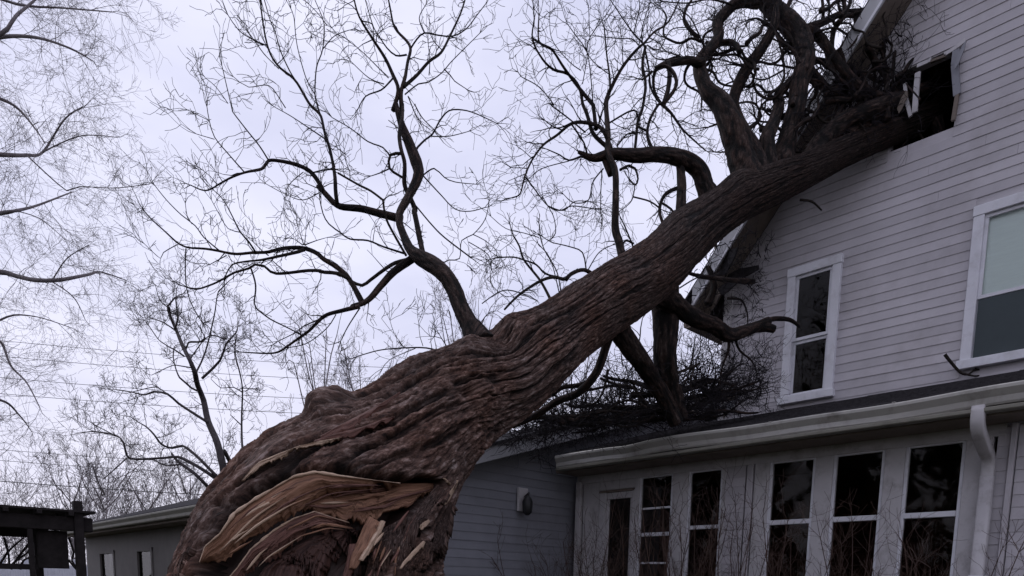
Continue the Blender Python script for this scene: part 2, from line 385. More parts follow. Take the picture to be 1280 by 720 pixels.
# roof of the main house: two planes with ridge along x, broken at the lower front corner
def main_roof():
    th = 0.03
    for side in (0, 1):
        b = MB()
        y_e, y_r = (4.82, 0.8) if side == 0 else (-3.22, 0.8)
        ze, zr = 5.777+1.16*(3.648-4.82)+0.235, 5.777+1.16*(3.648-0.8)+0.235
        if side == 0:
            b.hexa([(7.17, y_e, ze), (14.2, y_e, ze), (14.2, y_r, zr), (7.17, y_r, zr), (7.17, y_e, ze+th), (14.2, y_e, ze+th), (14.2, y_r, zr+th), (7.17, y_r, zr+th)])
        else:
            b.hexa([(7.17, y_r, zr), (14.2, y_r, zr), (14.2, y_e, ze), (7.17, y_e, ze), (7.17, y_r, zr+th), (14.2, y_r, zr+th), (14.2, y_e, ze+th), (7.17, y_e, ze+th)])
        b.build('roof', M_SHINGLE, house)
    # soffit under the rake and bright fascia with drip edge
    for (ya, yb) in ((4.70, 0.8), (-3.1, 0.8)):
        za = rake_z(ya); zb = rake_z(yb); 
        b = MB(); b.hexa([(7.165, ya, za+0.012), (7.5, ya, za+0.012), (7.5, yb, zb+0.012), (7.165, yb, zb+0.012), (7.165, ya, za+0.03), (7.5, ya, za+0.03), (7.5, yb, zb+0.03), (7.165, yb, zb+0.03)]); b.build('rake_soffit', M_SOFFIT, house)
        b = MB(); b.hexa([(7.14, ya, za), (7.163, ya, za), (7.163, yb, zb), (7.14, yb, zb), (7.14, ya, za+0.21), (7.163, ya, za+0.21), (7.163, yb, zb+0.21), (7.14, yb, zb+0.21)]); b.build('rake_fascia', M_FASCIA, house)
        b = MB(); b.hexa([(7.128, ya, za-0.006), (7.15, ya, za-0.006), (7.15, yb, zb-0.006), (7.128, yb, zb-0.006), (7.128, ya, za+0.03), (7.139, ya, za+0.03), (7.139, yb, zb+0.03), (7.128, yb, zb+0.03)]); b.build('drip_edge', M_TRIM, house)
    MB().box((7.2, 4.80, 4.40), (14.2, 4.83, 4.60)).build('eave_fascia', M_SOFFIT, house)
    MB().box((7.2, 4.48, 4.385), (14.2, 4.80, 4.40)).build('eave_soffit', M_SOFFIT, house)
main_roof()
# broken eave pieces hanging at the corner
def shard(name, c, sx, sy, sz, rot, m, parent, seed):
    rr = random.Random(seed); v = []
    n = 7
    out = []
    for i in range(n):
        a = 2*math.pi*i/n + rr.uniform(-.25, .25); r = rr.uniform(.65, 1.1); out.append((math.cos(a)*r*sx, math.sin(a)*r*sy))
    R = Matrix.Rotation(rot[2], 3, 'Z') @ Matrix.Rotation(rot[1], 3, 'Y') @ Matrix.Rotation(rot[0], 3, 'X')
    V = [tuple(Vector(c) + R @ Vector((x, y, -sz/2))) for x, y in out] + [tuple(Vector(c) + R @ Vector((x, y, sz/2))) for x, y in out]
    F = [tuple(range(n))[::-1], tuple(range(n, 2*n))] + [(i, (i+1) % n, n+(i+1) % n, n+i) for i in range(n)]
    return mesh_np(name, V, F, m, parent)
for i, (x, y, X, sx_, sy_, rt) in enumerate([(893, 300, 7.25, .20, .10, (1.2, .3, .4)), (905, 330, 7.2, .25, .14, (1.5, .1, 1.2)), (918, 300, 7.35, .22, .09, (1.1, .6, 1.5)), (880, 352, 7.2, .16, .09, (.4, .2, .3)),
                                   (905, 362, 7.25, .24, .06, (1.4, .2, 1.4)), (893, 375, 7.3, .16, .08, (1.3, .4, .9)), (925, 342, 7.4, .24, .05, (1.5, .0, 1.57)), (912, 285, 7.3, .10, .06, (1.5, .5, 1.2))]):
    shard('broken_eave_piece', on_x(x, y, X), sx_, sy_, 0.02, rt, [M_SOFFIT, M_SHINGLE, M_SOFFIT, M_GUTTER, M_SHINGLE, M_SOFFIT, M_SHINGLE, M_FASCIA][i], house, i)

rq = random.Random(77)
for i in range(16):
    shard('roof_rubble', on_x(rq.uniform(862, 925), rq.uniform(488, 520), rq.uniform(7.1, 7.45)), rq.uniform(.05, .16), rq.uniform(.02, .07), .015, (rq.uniform(0, 1.5), rq.uniform(-.6, .6), rq.uniform(0, 3)), rq.choice([M_SHINGLE, M_SOFFIT, M_SOFFIT, M_SIDING2]), house, 200+i)
def window(name, plane_x, op, fw, parent, rail=None, depth=0.05, glass=M_GLASS, outer=M_TRIM, blind=None, screen=None, label=None):
    y0, y1, z0, z1 = op
    wnd = MB()
    X = plane_x
    # outer casing, four pieces
    pr = 0.035
    wnd.box((X-pr, y0, z0+fw*0.9), (X+0.03, y0+fw, z1-fw)); wnd.box((X-pr, y1-fw, z0+fw*0.9), (X+0.03, y1, z1-fw))
    wnd.box((X-pr-0.004, y0-0.006, z1-fw), (X+0.03, y1+0.006, z1)); wnd.box((X-pr-0.018, y0-0.02, z0), (X+0.03, y1+0.02, z0+fw*0.9))
    f = wnd.build(name, outer, parent); bevel(f, 0.004)
    if label: f['label'] = label
    a0, a1, b0, b1 = y0+fw, y1-fw, z0+fw*0.9, z1-fw
    sf = 0.03; mid = b0+(b1-b0)*(rail if rail else 0.5)
    s = MB()
    for (c0, c1, xo) in ((mid, b1, 0.0), (b0, mid, 0.02)):
        s2 = MB()
        s2.box((X+xo-0.01, a0, c0+sf), (X+xo+0.012, a0+sf, c1-sf)); s2.box((X+xo-0.01, a1-sf, c0+sf), (X+xo+0.012, a1, c1-sf))
        s2.box((X+xo-0.012, a0, c1-sf), (X+xo+0.012, a1, c1)); s2.box((X+xo-0.012, a0, c0), (X+xo+0.012, a1, c0+sf))
        sa = s2.build('sash', outer, f); bevel(sa, 0.002)
        MB().box((X+xo+0.0, a0+sf, c0+sf), (X+xo+0.004, a1-sf, c1-sf)).build('pane', glass, f)
    if blind: MB().box((X+0.03, a0+.01, mid+.02), (X+0.034, a1-.01, b1-.01)).build('blind', M_BLIND, f)
    if screen: MB().box((X-0.008, a0+0.012, b0+0.012), (X-0.005, a1-0.012, mid-0.005)).build('insect_screen', M_SCREEN, f)
    return f
window('window', 7.49, SW, 0.085, house, 0.46, glass=M_GLASS_DIM, label='narrow upstairs window with dark panes beside the corner')
window('window', 7.49, BW, 0.085, house, 0.42, blind=True, screen=True, label='wide upstairs window with pale blind in its upper sash')
# smashed attic window: casing pieces left standing
def attic():
    y0, y1, z0, z1 = AW
    f = empty('attic_window', (7.5, 2.6, 5.5), '', ''); 
    for k in ('label', 'category'): del f[k]
    f.parent = house; f.matrix_parent_inverse = house.matrix_world.inverted(); f['label'] = 'smashed attic window with splintered casing round a black hole'
    def bar(px, w_, d=0.02, m=M_PORCH, nm='broken_casing'):
        pts = [on_x(x, y, 7.44) for x, y in px]
        b = MB()
        for i in range(len(pts)-1):
            a, c = pts[i], pts[i+1]; dr = (c-a).normalized(); n = Vector((0, -dr.z, dr.y))*w_/2
            b.hexa([a-n, c-n, c-n+Vector((d, 0, 0)), a-n+Vector((d, 0, 0)), a+n, c+n, c+n+Vector((d, 0, 0)), a+n+Vector((d, 0, 0))])
        b.build(nm, m, f)
    bar([(1146, 82), (1160, 76), (1164, 73)], 0.03); bar([(1180, 68), (1196, 58), (1207, 49)], 0.032); bar([(1163, 76), (1182, 69)], 0.02, 0.03, M_SOFFIT)
    bar([(1195, 62), (1193, 80), (1196, 118)], 0.055, 0.03, M_SIDING2); bar([(1196, 118), (1191, 150)], 0.03, 0.03, M_SOFFIT)
    bar([(1147, 90), (1145, 112), (1143, 140)], 0.045); bar([(1131, 104), (1132, 122), (1138, 145)], 0.03, .02, M_PORCH); bar([(1132, 104), (1150, 124)], 0.012, .03, M_DARKWOOD)
attic()
# dark rooms behind the windows
def room(x0, x1, y0, y1, z0, z1, nm='room'):
    b = MB(); t = 0.05
    b.box((x0, y0-t, z0-t), (x1, y0, z1+t)); b.box((x0, y1, z0-t), (x1, y1+t, z1+t)); b.box((x1, y0-t, z0-t), (x1+t, y1+t, z1+t))
    b.box((x0, y0, z0-t), (x1, y1, z0)); b.box((x0, y0, z1), (x1, y1, z1+t)); b.build(nm, M_DARKROOM, house)
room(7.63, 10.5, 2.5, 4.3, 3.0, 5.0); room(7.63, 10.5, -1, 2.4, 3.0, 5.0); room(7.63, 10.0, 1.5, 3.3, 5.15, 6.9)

# ---- porch
porch = empty('enclosed_porch', (5.9, 3.2, 0), 'low enclosed porch with a row of dark windows under a long gutter', 'porch')
PX = 5.9
def trimbox(nm, y0, y1, z0, z1, xo=0.0, th=0.05, m=M_PORCH, parent=porch, bv=0.004):
    return bevel(MB().box((PX-xo, y0, z0), (PX-xo+th, y1, z1)).build(nm, m, parent), bv)
# header frieze and sill wall
trimbox('header_board', 1.33, 5.20, 2.575, 2.80, 0.0, 0.06)
trimbox('fascia_board', 1.10, 5.18, 2.645, 2.80, 0.36, 0.025, M_SOFFIT)
MB().box((PX-0.335, 1.10, 2.655), (PX-0.002, 5.20, 2.67)).build('porch_soffit', M_SOFFIT, porch)
# windows: openings in y
W3 = (1.577, 1.946); W2 = (2.113, 2.478); W1 = (2.644, 3.015); W0 = (3.48, 3.815); WL = (4.005, 4.375); DR = (4.466, 4.803)
def post(y0, y1, z0=0.9, z1=2.575, xo=0.0, m=M_PORCH):
    if y1 > y0: trimbox('window_post', y0, y1, z0, z1, xo, 0.06, m)
post(1.40, W3[0]-0.012); post(W3[1]+0.012, W2[0]-0.012); post(W2[1]+0.012, W1[0]-0.012); post(W1[1]+0.012, 3.16)
post(W0[1]+0.012, WL[0]-0.012); post(WL[1]+0.008, DR[0]-0.03)
post(3.43, W0[0]-0.012)
def porch_window(op, z1=2.575, z0=1.05, rail=(2.05, 2.09), extra=()):
    y0, y1 = op
    f = MB(); fr = 0.012; X = PX+0.012
    f.box((X, y0-0.012, z0), (X+0.04, y0+fr, z1)); f.box((X, y1-fr, z0), (X+0.04, y1+0.012, z1))
    f.box((X+.001, y0+fr, z1-fr), (X+0.04, y1-fr, z1+0.01)); f.box((X+.001, y0+fr, z0), (X+0.04, y1-fr, z0+0.03))
    o = bevel(f.build('window', M_TRIM, porch), 0.002)
    b = MB().box((X-0.008, y0+fr, rail[0]), (X+0.039, y1-fr, rail[1])).build('meeting_rail', M_TRIM, o); bevel(b, 0.003)
    for e in extra: MB().box((X+0.0, y0+fr, e-0.009), (X+0.03, y1-fr, e+0.009)).build('glazing_bar', M_TRIM, o)
    MB().box((X+0.02, y0+fr, rail[1]), (X+0.024, y1-fr, z1-fr)).build('pane', M_GLASS_DIM, o)
    MB().box((X+0.02, y0+fr, z0+0.03), (X+0.024, y1-fr, rail[0])).build('pane', M_GLASS_DIM, o)
    return o
for op in (W3, W2, W1): porch_window(op)
porch_window(W0, rail=(2.045, 2.08)); porch_window(WL, rail=(2.0, 2.035), extra=(2.27, 1.74, 1.45))
# door
def door():
    y0, y1 = DR; z1 = 2.40
    f = MB(); X = PX
    f.box((X-0.0, y1, 0.2), (X+0.06, y1+0.085, z1+0.07)); f.box((X, y0-0.03, 0.2), (X+0.06, y0, z1+0.07)); f.box((X+.002, y0, z1-0.01), (X+0.06, y1, z1+0.055))
    f.box((X+0.02, y0, 0.2), (X+0.05, y0+0.035, z1-0.01)); f.box((X+0.02, y1-0.035, 0.2), (X+0.05, y1, z1-0.01)); f.box((X+0.02, y0+.035, 0.2), (X+0.05, y1-.035, 0.5))
    o = bevel(f.build('door', M_PORCH, porch), 0.004)
    MB().box((X+0.03, y0+0.035, 0.5), (X+0.034, y1-0.035, z1-0.01)).build('pane', M_GLASS_DIM, o)
    MB().tube([Vector((X-0.01, y0+0.02, 1.2)), Vector((X-0.05, y0+0.02, 1.2))], [0.02, 0.025], 8).build('handle', M_LAMPMETAL, o)
    # dark strip standing in for the gap under the header; plain panel above
    trimbox('door_header', y0-0.03, y1+0.085, z1+0.085, 2.575, -0.004, 0.05)
    MB().box((X-0.012, y0-0.02, z1+0.058), (X+0.05, y1+0.08, z1+0.078)).build('header_gap_strip', M_SOFFIT, porch)
door()
trimbox('porch_panel', 4.90, 5.12, 0.2, 2.575, -0.015, 0.05)
trimbox('corner_board', 5.135, 5.20, 0.2, 2.60, 0.02, 0.05)
trimbox('sill_board', 1.40, 4.44, 0.96, 1.05, 0.03, 0.08)
# brick-like siding pillar between the window groups (short lapped boards)
siding(porch, 'x', PX+0.005, -1, 0.9, 2.575, 3.245, 3.43, [], M_SIDING, expo=0.075)
trimbox('pillar_trim', 3.175, 3.235, 0.9, 2.575, 0.0, 0.05, M_SIDING)
siding(porch, 'x', PX+0.0, -1, 0.1, 0.95, 1.40, 4.4, [], M_SIDING)
# siding right of the downspout with a vertical strip
siding(porch, 'x', PX+0.005, -1, 0.1, 2.63, 1.305, 1.375, [], M_SIDING)
siding(porch, 'x', PX+0.005, -1, 0.1, 2.63, -2.0, 1.255, [], M_SIDING)
trimbox('vertical_strip', 1.262, 1.298, 0.1, 2.645, 0.028, 0.045, M_SIDING)
MB().box((PX+0.062, -2.0, 0), (PX+0.12, 1.39, 2.78)).build('wall', M_SIDING, porch)
MB().box((PX+0.062, 1.39, 0), (PX+0.12, 5.2, 0.95)).build('wall', M_SIDING, porch)
MB().box((PX+0.062, 1.39, 2.576), (PX+0.12, 5.2, 2.78)).build('wall', M_SIDING, porch)
MB().box((PX+0.062, 3.17, 0.95), (PX+0.1, 3.43, 2.576)).build('wall', M_SIDING, porch)
MB().box((PX+0.07, 4.90, 0.1), (PX+0.12, 5.2, 2.576)).build('wall', M_SIDING, porch)
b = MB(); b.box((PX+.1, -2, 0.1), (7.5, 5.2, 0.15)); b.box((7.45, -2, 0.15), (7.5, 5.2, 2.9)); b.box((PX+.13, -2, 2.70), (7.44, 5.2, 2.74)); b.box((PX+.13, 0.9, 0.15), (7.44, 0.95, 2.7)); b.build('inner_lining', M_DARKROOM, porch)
# roof slab with courses of shingles (visible edge on)
def proof(x): return 2.80 + 0.29*(x-5.5)
b = MB(); b.hexa([(5.47, 1.0, 2.785), (7.5, 1.0, proof(7.5)-0.02), (7.5, 5.14, proof(7.5)-0.02), (5.47, 5.14, 2.785), (5.47, 1.0, 2.81), (7.5, 1.0, proof(7.5)+0.005), (7.5, 5.14, proof(7.5)+0.005), (5.47, 5.14, 2.81)])
b.build('porch_roof', M_SHINGLE, porch)
b = MB(); b.hexa([(5.47, -2, 2.785), (7.5, -2, proof(7.5)-0.02), (7.5, 0.999, proof(7.5)-0.02), (5.47, 0.999, 2.785), (5.47, -2, 2.81), (7.5, -2, proof(7.5)+0.005), (7.5, 0.999, proof(7.5)+0.005), (5.47, 0.999, 2.81)])
b.build('porch_roof', M_SHINGLE, porch)
k = 0; x = 5.46
while x < 7.4:
    b = MB()
    y = -2 + (0.15 if k % 2 else 0)
    z = proof(x)+0.012
    while y < 5.1:
        y2 = min(y+0.30, 5.14); j = random.uniform(-.002, .003)
        b.hexa([(x, y+.004, z), (x+.14, y+.004, z+.0406-.008), (x+.14, y2-.002, z+.0406-.008), (x, y2-.002, z), (x, y+.004, z+.011+j), (x+.14, y+.004, z+.043-.004), (x+.14, y2-.002, z+.043-.004), (x, y2-.002, z+.011+j)])
        y = y2
    o = b.build('shingle_course', M_SHINGLE, porch); x += 0.13; k += 1
b = MB(); b.hexa([(7.5, 4.5, proof(7.5)-.02), (9, 4.5, proof(9)-.02), (9, 5.14, proof(9)-.02), (7.5, 5.14, proof(7.5)-.02), (7.5, 4.5, proof(7.5)+.005), (9, 4.5, proof(9)+.005), (9, 5.14, proof(9)+.005), (7.5, 5.14, proof(7.5)+.005)]); b.build('porch_roof', M_SHINGLE, porch)
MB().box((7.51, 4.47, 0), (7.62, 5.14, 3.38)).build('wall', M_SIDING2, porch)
# gutter: K-style profile along y
gutter = empty('gutter', (5.45, 3.1, 2.7), 'long dented grey gutter along the porch eave', 'gutter')
gp = [(0.0, 0), (-0.0, 0.0), (-0.07, 0.0), (-0.078, 0.012), (-0.078, 0.045), (-0.105, 0.085), (-0.105, 0.102), (-0.098, 0.110), (-0.092, 0.103), (-0.094, 0.088), (-0.066, 0.048), (-0.066, 0.012), (-0.006, 0.010), (-0.006, 0.115), (0.0, 0.115)]
def gutter_mesh():
    V = []; F = []; n = 42; ys = np.linspace(1.12, 5.10, n); k = len(gp)
    for i, y in enumerate(ys):
        dz = 0.006*math.sin(y*2.1)+0.004*math.sin(y*5.3+1) - 0.010*(math.exp(-((y-4.2)/0.15)**2))
        dx = 0.006*math.sin(y*3.1)
        for (a, c) in gp[1:]: V.append((5.535+a*1.02+dx*(c > .03), y, 2.688+c*1.05+dz))
    k -= 1
    for i in range(n-1):
        for j in range(k): F.append((i*k+j, i*k+(j+1) % k, (i+1)*k+(j+1) % k, (i+1)*k+j))
    F.append(tuple(range(k))); F.append(tuple((n-1)*k+j for j in range(k))[::-1])
    mesh_np('gutter_trough', V, F, M_GUTTER, gutter)
gutter_mesh()
MB().box((5.425, 1.11, 2.69), (5.536, 1.119, 2.80)).build('end_cap', M_GUTTER, gutter)
bevel(MB().box((5.445, 1.13, 2.655), (5.53, 5.10, 2.684)).build('lower_moulding', M_OLDGUTTER, gutter), 0.006)
for y in (1.9, 2.8, 3.7, 4.6): MB().box((5.43, y, 2.797), (5.53, y+.02, 2.803)).build('hanger', M_GUTTER, gutter)
# downspout
ds = empty('downspout', (5.85, 1.36, 0), 'pale rectangular downspout with offset elbows at the porch end', 'downspout')
def rect_tube(pts, a, b_, nm):
    V = []; F = []
    fr = frames(pts)
    for p, (t, n_, bi) in zip(pts, fr):
        yv = Vector((0, 1, 0)); u = (yv - t*yv.dot(t)).normalized(); v_ = t.cross(u)
        for (s1, s2) in ((-1, -.8), (-.8, -1), (.8, -1), (1, -.8), (1, .8), (.8, 1), (-.8, 1), (-1, .8)): V.append(p+u*a*s1+v_*b_*s2)
    for i in range(len(pts)-1):
        for j in range(8): F.append((i*8+j, i*8+(j+1) % 8, (i+1)*8+(j+1) % 8, (i+1)*8+j))
    F.append(tuple(range(8))[::-1]); F.append(tuple((len(pts)-1)*8+j for j in range(8)))
    return mesh_np(nm, V, F, M_PORCH, ds, True)
top = on_x(1229, 497, 5.47); top.z = 2.70
yd = 1.435
el, _ = smooth_line([Vector((5.475, 1.40, 2.70)), Vector((5.475, 1.40, 2.62)), Vector((5.52, 1.40, 2.555)), Vector((5.70, 1.40, 2.47)), Vector((5.80, 1.40, 2.43)), Vector((5.84, 1.40, 2.36)), Vector((5.84, 1.40, 2.28))], [1]*7, 0.03)
o = rect_tube(el, 0.038, 0.032, 'elbow')
rect_tube([Vector((5.842, 1.40, 2.30)), Vector((5.842, 1.40, 1.2)), Vector((5.842, 1.40, 0.15))], 0.041, 0.034, 'straight_pipe')
MB().box((5.80, 1.355, 1.60), (5.9, 1.445, 1.63)).build('strap', M_TRIM, ds)

# ---- side wing with gable end
wing = empty('side_wing', (5.0, 5.3, 0), 'low grey wing with sloping rake board behind the trunk', 'house wing')
def wing_top(z):
    x = 4.45 + (z-2.60)/0.314
    return (max(3.25, x), 9)
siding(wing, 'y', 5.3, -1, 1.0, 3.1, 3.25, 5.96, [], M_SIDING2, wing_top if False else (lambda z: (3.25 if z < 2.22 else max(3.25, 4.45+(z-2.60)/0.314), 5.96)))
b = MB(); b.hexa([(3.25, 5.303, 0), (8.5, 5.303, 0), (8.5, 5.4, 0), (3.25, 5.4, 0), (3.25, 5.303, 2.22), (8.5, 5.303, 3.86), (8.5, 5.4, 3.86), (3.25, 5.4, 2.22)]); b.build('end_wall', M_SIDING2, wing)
def wz(x): return 2.60+0.314*(x-4.45)
def wing_beam(y0, y1, x0, x1, lo, hi, nm, m):
    b = MB(); b.hexa([(x0, y0, wz(x0)+lo), (x1, y0, wz(x1)+lo), (x1, y1, wz(x1)+lo), (x0, y1, wz(x0)+lo), (x0, y0, wz(x0)+hi), (x1, y0, wz(x1)+hi), (x1, y1, wz(x1)+hi), (x0, y1, wz(x0)+hi)]); return b.build(nm, m, wing)
bevel(wing_beam(5.14, 5.165, 3.0, 8.6, 0.0, 0.135, 'rake_board', M_FASCIA), 0.003)
wing_beam(5.166, 5.30, 3.0, 8.6, 0.005, 0.03, 'rake_soffit', M_SOFFIT)
wing_beam(5.12, 14.0, 2.97, 8.6, 0.137, 0.165, 'roof', M_SHINGLE)
b = MB(); b.hexa([(8.6, 5.12, wz(8.6)+.137), (14.2, 5.12, 2.2), (14.2, 14, 2.2), (8.6, 14, wz(8.6)+.137), (8.6, 5.12, wz(8.6)+.165), (14.2, 5.12, 2.23), (14.2, 14, 2.23), (8.6, 14, wz(8.6)+.165)]); b.build('roof', M_SHINGLE, wing)
# left long side with eave, gutter and two windows
b = MB()
wins = [(12.313, 13.054), (10.534, 11.14)]
ys = [5.4, 10.534, 11.14, 12.313, 13.054, 13.9]
for i in range(5):
    if i in (1, 3): b.box((3.25, ys[i], 0), (3.35, ys[i+1], 0.9)); b.box((3.25, ys[i], 1.87), (3.35, ys[i+1], 2.2))
    else: b.box((3.25, ys[i], 0), (3.35, ys[i+1], 2.2))
b.build('long_wall', M_WINGW, wing)
for (y0, y1) in wins:
    f = MB(); f.box((3.235, y0-.05, .9), (3.26, y0+.01, 1.90)); f.box((3.235, y1-.01, .9), (3.26, y1+.05, 1.90)); f.box((3.232, y0-.05, 1.86), (3.26, y1+.05, 1.91)); 
    o = f.build('window', M_WINGW, wing); MB().box((3.27, y0, .9), (3.275, y1, 1.87)).build('pane', M_GLASS_DIM, o); MB().box((3.262, y0, 1.36), (3.29, y1, 1.40)).build('meeting_rail', M_PORCH, o)
b = MB(); b.box((3.36, 5.5, 0.1), (7.0, 13.9, .15)); b.box((6.9, 5.5, .15), (7, 13.9, 2.2)); b.build('inner_lining', M_DARKROOM, wing)
MB().box((2.985, 5.14, wz(3.0)+0.0), (3.01, 13.98, wz(3.0)+0.125)).build('eave_fascia', M_SOFFIT, wing)
MB().box((3.01, 5.17, wz(3.0)+0.0), (3.25, 13.98, wz(3.0)+0.014)).build('eave_soffit', M_SOFFIT, wing)
MB().extrude([(x*.9, 0, z*.9) for x, z in gp[1:]], (2.984, 5.13, wz(3.0)+0.03), (2.984, 13.99, wz(3.0)+0.03)).build('eave_gutter', M_OLDGUTTER, wing)

# wall lamp on the wing
lamp = empty('wall_lamp', on_y(654, 625, 5.28), 'small dark wall lamp on a pale mounting plate on the grey wing', 'lamp')
lp = on_y(653, 625, 5.28)
bevel(MB().box((lp.x-.075, 5.255, lp.z-.115), (lp.x+.055, 5.285, lp.z+.115)).build('mounting_plate', M_PORCH, lamp), 0.004)
def lampmesh():
    b = MB(); c = Vector((lp.x-.035, 5.17, lp.z-.03))
    b.tube([Vector((lp.x+.01, 5.255, lp.z+.03)), Vector((lp.x+.01, 5.20, lp.z+.06)), c+Vector((0, 0, .05))], [.012]*3, 8); b.build('arm', M_LAMPMETAL, lamp, True)
    MB().tube([c+Vector((0, 0, .06)), c+Vector((0, 0, .045)), c+Vector((0, 0, .0)), c+Vector((0, 0, -.10)), c+Vector((0, 0, -.13))], [.012, .035, .055, .048, .02], 10).build('lantern', M_LAMPMETAL, lamp, True)
lampmesh()

# ------------------------------------------------------------------ fallen tree: trunk
tree = empty('fallen_tree', P(320, 1000, 3.1), 'huge uprooted leaning tree with furrowed trunk rammed into the house gable', 'tree')
CL = [(360.8, 1283.5, 3.90, 252.3), (367.4, 1122.7, 3.90, 230.1), (372.7, 975.8, 3.90, 209.1), (377.7, 854.2, 3.91, 185.6), (388.5, 762.4, 3.93, 164.9), (410.9, 696.0, 3.97, 152.5), (435.2, 646.6, 4.01, 134.1), (464.0, 609.2, 4.07, 109.4), (491.9, 578.3, 4.14, 92.9), (518.2, 550.0, 4.22, 76.8), (545.1, 522.3, 4.31, 74.0), (582.5, 499.1, 4.42, 62.2), (626.7, 480.0, 4.54, 49.9), (657.0, 450.3, 4.68, 52.3), (693.9, 423.4, 4.85, 41.7), (732.5, 394.4, 5.05, 39.6), (776.5, 366.0, 5.30, 37.5), (821.8, 333.8, 5.55, 34.1), (863.7, 292.6, 5.80, 29.5), (910.0, 258.8, 6.00, 25.9), (961.5, 233.4, 6.20, 23.5), (1014.4, 210.2, 6.40, 18.5), (1065.0, 185.8, 6.52, 16.6), (1113.7, 164.4, 6.62, 15.7), (1159.1, 146.7, 6.75, 15.7), (1200.8, 129.7, 7.10, 13.1)]
tp = [P(a, b_, c) for a, b_, c, d in CL]; tr_ = [c*d/FPX*(1.0) for a, b_, c, d in CL]
tl, trad = smooth_line(tp, tr_, 0.0115)
def rep_smooth(a, n):
    a = np.array(a, float)
    for _ in range(n): a[1:-1] = (a[:-2]+a[1:-1]*2+a[2:])/4
    return a
tl_np = rep_smooth([tuple(q) for q in tl], 60); trad = rep_smooth(trad, 60)
tl = [Vector(q) for q in tl_np]
NV = 620; NU = len(tl)
def vnoise(u, v, pu=None, seed=0, pv=None):
    """value noise, periodic in v with period pv"""
    iu = np.floor(u).astype(int); iv = np.floor(v).astype(int); fu = u-iu; fv = v-iv
    fu = fu*fu*(3-2*fu); fv = fv*fv*(3-2*fv)
    def h(a, b_):
        if pv: b_ = np.mod(b_, pv)
        x = (a*374761393 + b_*668265263 + seed*974634777) & 0x7fffffff
        x = ((x ^ (x >> 13))*1274126177) & 0x7fffffff
        return ((x ^ (x >> 16)) & 0xffff)/65535.0
    return (h(iu, iv)*(1-fu)+h(iu+1, iv)*fu)*(1-fv)+(h(iu, iv+1)*(1-fu)+h(iu+1, iv+1)*fu)*fv
def fbm(u, v, seed, pv, oct_=4):
    s = 0; a = 1; t = 0
    for i in range(oct_):
        s = s+a*vnoise(u*2**i, v*2**i, None, seed+i, pv*2**i if pv else None); t += a; a *= .5
    return s/t
fr = frames(tl)
A = np.array([tuple(f[1]) for f in fr]); B = np.array([tuple(f[2]) for f in fr]); Tn = np.array([tuple(f[0]) for f in fr])
sarr = np.concatenate([[0], np.cumsum(np.linalg.norm(np.diff(tl_np, axis=0), axis=1))])
th = np.linspace(0, 2*math.pi, NV, endpoint=False)
SS, TH = np.meshgrid(sarr, th, indexing='ij'); RR = np.repeat(trad[:, None], NV, 1)
# spiral grain: strong twist low on the trunk, fading upward
twist = np.interp(sarr, [0, 1.5, 3.2, 4.2, 6, 9], [0, 1.1, 2.5, 3.0, 3.3, 3.5]); TW = np.repeat(twist[:, None], NV, 1)
GV = (TH - TW)/(2*math.pi)
warp = (fbm(SS*1.6, np.mod(GV, 1)*6, 11, 6, 3)-0.5)
GVw = np.mod(GV + warp*0.028, 1.0)
def ridged(n): return 1-np.abs(2*n-1)
def sstep(x, a, b):
    x = np.clip((x-a)/(b-a), 0, 1); return x*x*(3-2*x)
wob = (fbm(SS*9, GVw*60, 71, 60, 3)-0.5)
GW2 = np.mod(GVw+wob*0.016, 1.0)
nA = fbm(SS*1.15, GW2*40, 3, 40, 2); nB = fbm(SS*5+7, GW2*96, 5, 96, 2); nC = fbm(SS*17, GW2*150, 9, 150, 3); nD = fbm(SS*60, GW2*330, 19, 330, 2)
fA = sstep(np.abs(2*nA-1), 0.03, 0.20); fB = sstep(np.abs(2*nB-1), 0.0, 0.28)
cn = fbm(SS*7+np.sin(GW2*6.283*3)*.6, GW2*26, 21, 26, 2); fC = sstep(np.abs(2*cn-1), 0.0, 0.09)
step_ = np.floor(fbm(SS*1.3+3, GW2*52, 91, 52, 3)*7)/7
height = 0.42*fA + 0.16*fB + 0.09*fC + 0.36*step_
height = np.clip(height + 0.24*(nC-0.5) + 0.10*(nD-.5), 0, 1)
amp = np.interp(sarr, [0, 3.0, 4.2, 5.5, 9], [0.10, 0.095, 0.060, 0.034, 0.018])[:, None]
disp = amp*(height-0.72)
# flutes and buttress swellings
flute = (fbm(SS*0.9, GVw*5, 31, 5, 2)-0.5)*np.interp(sarr, [0, 3.5, 4.5, 9], [0.08, 0.09, 0.13, 0.12])[:, None]
R0 = RR*(1+flute)
DIR = A[:, None, :]*np.cos(TH)[..., None]+B[:, None, :]*np.sin(TH)[..., None]
base_pts = tl_np[:, None, :]+DIR*RR[..., None]
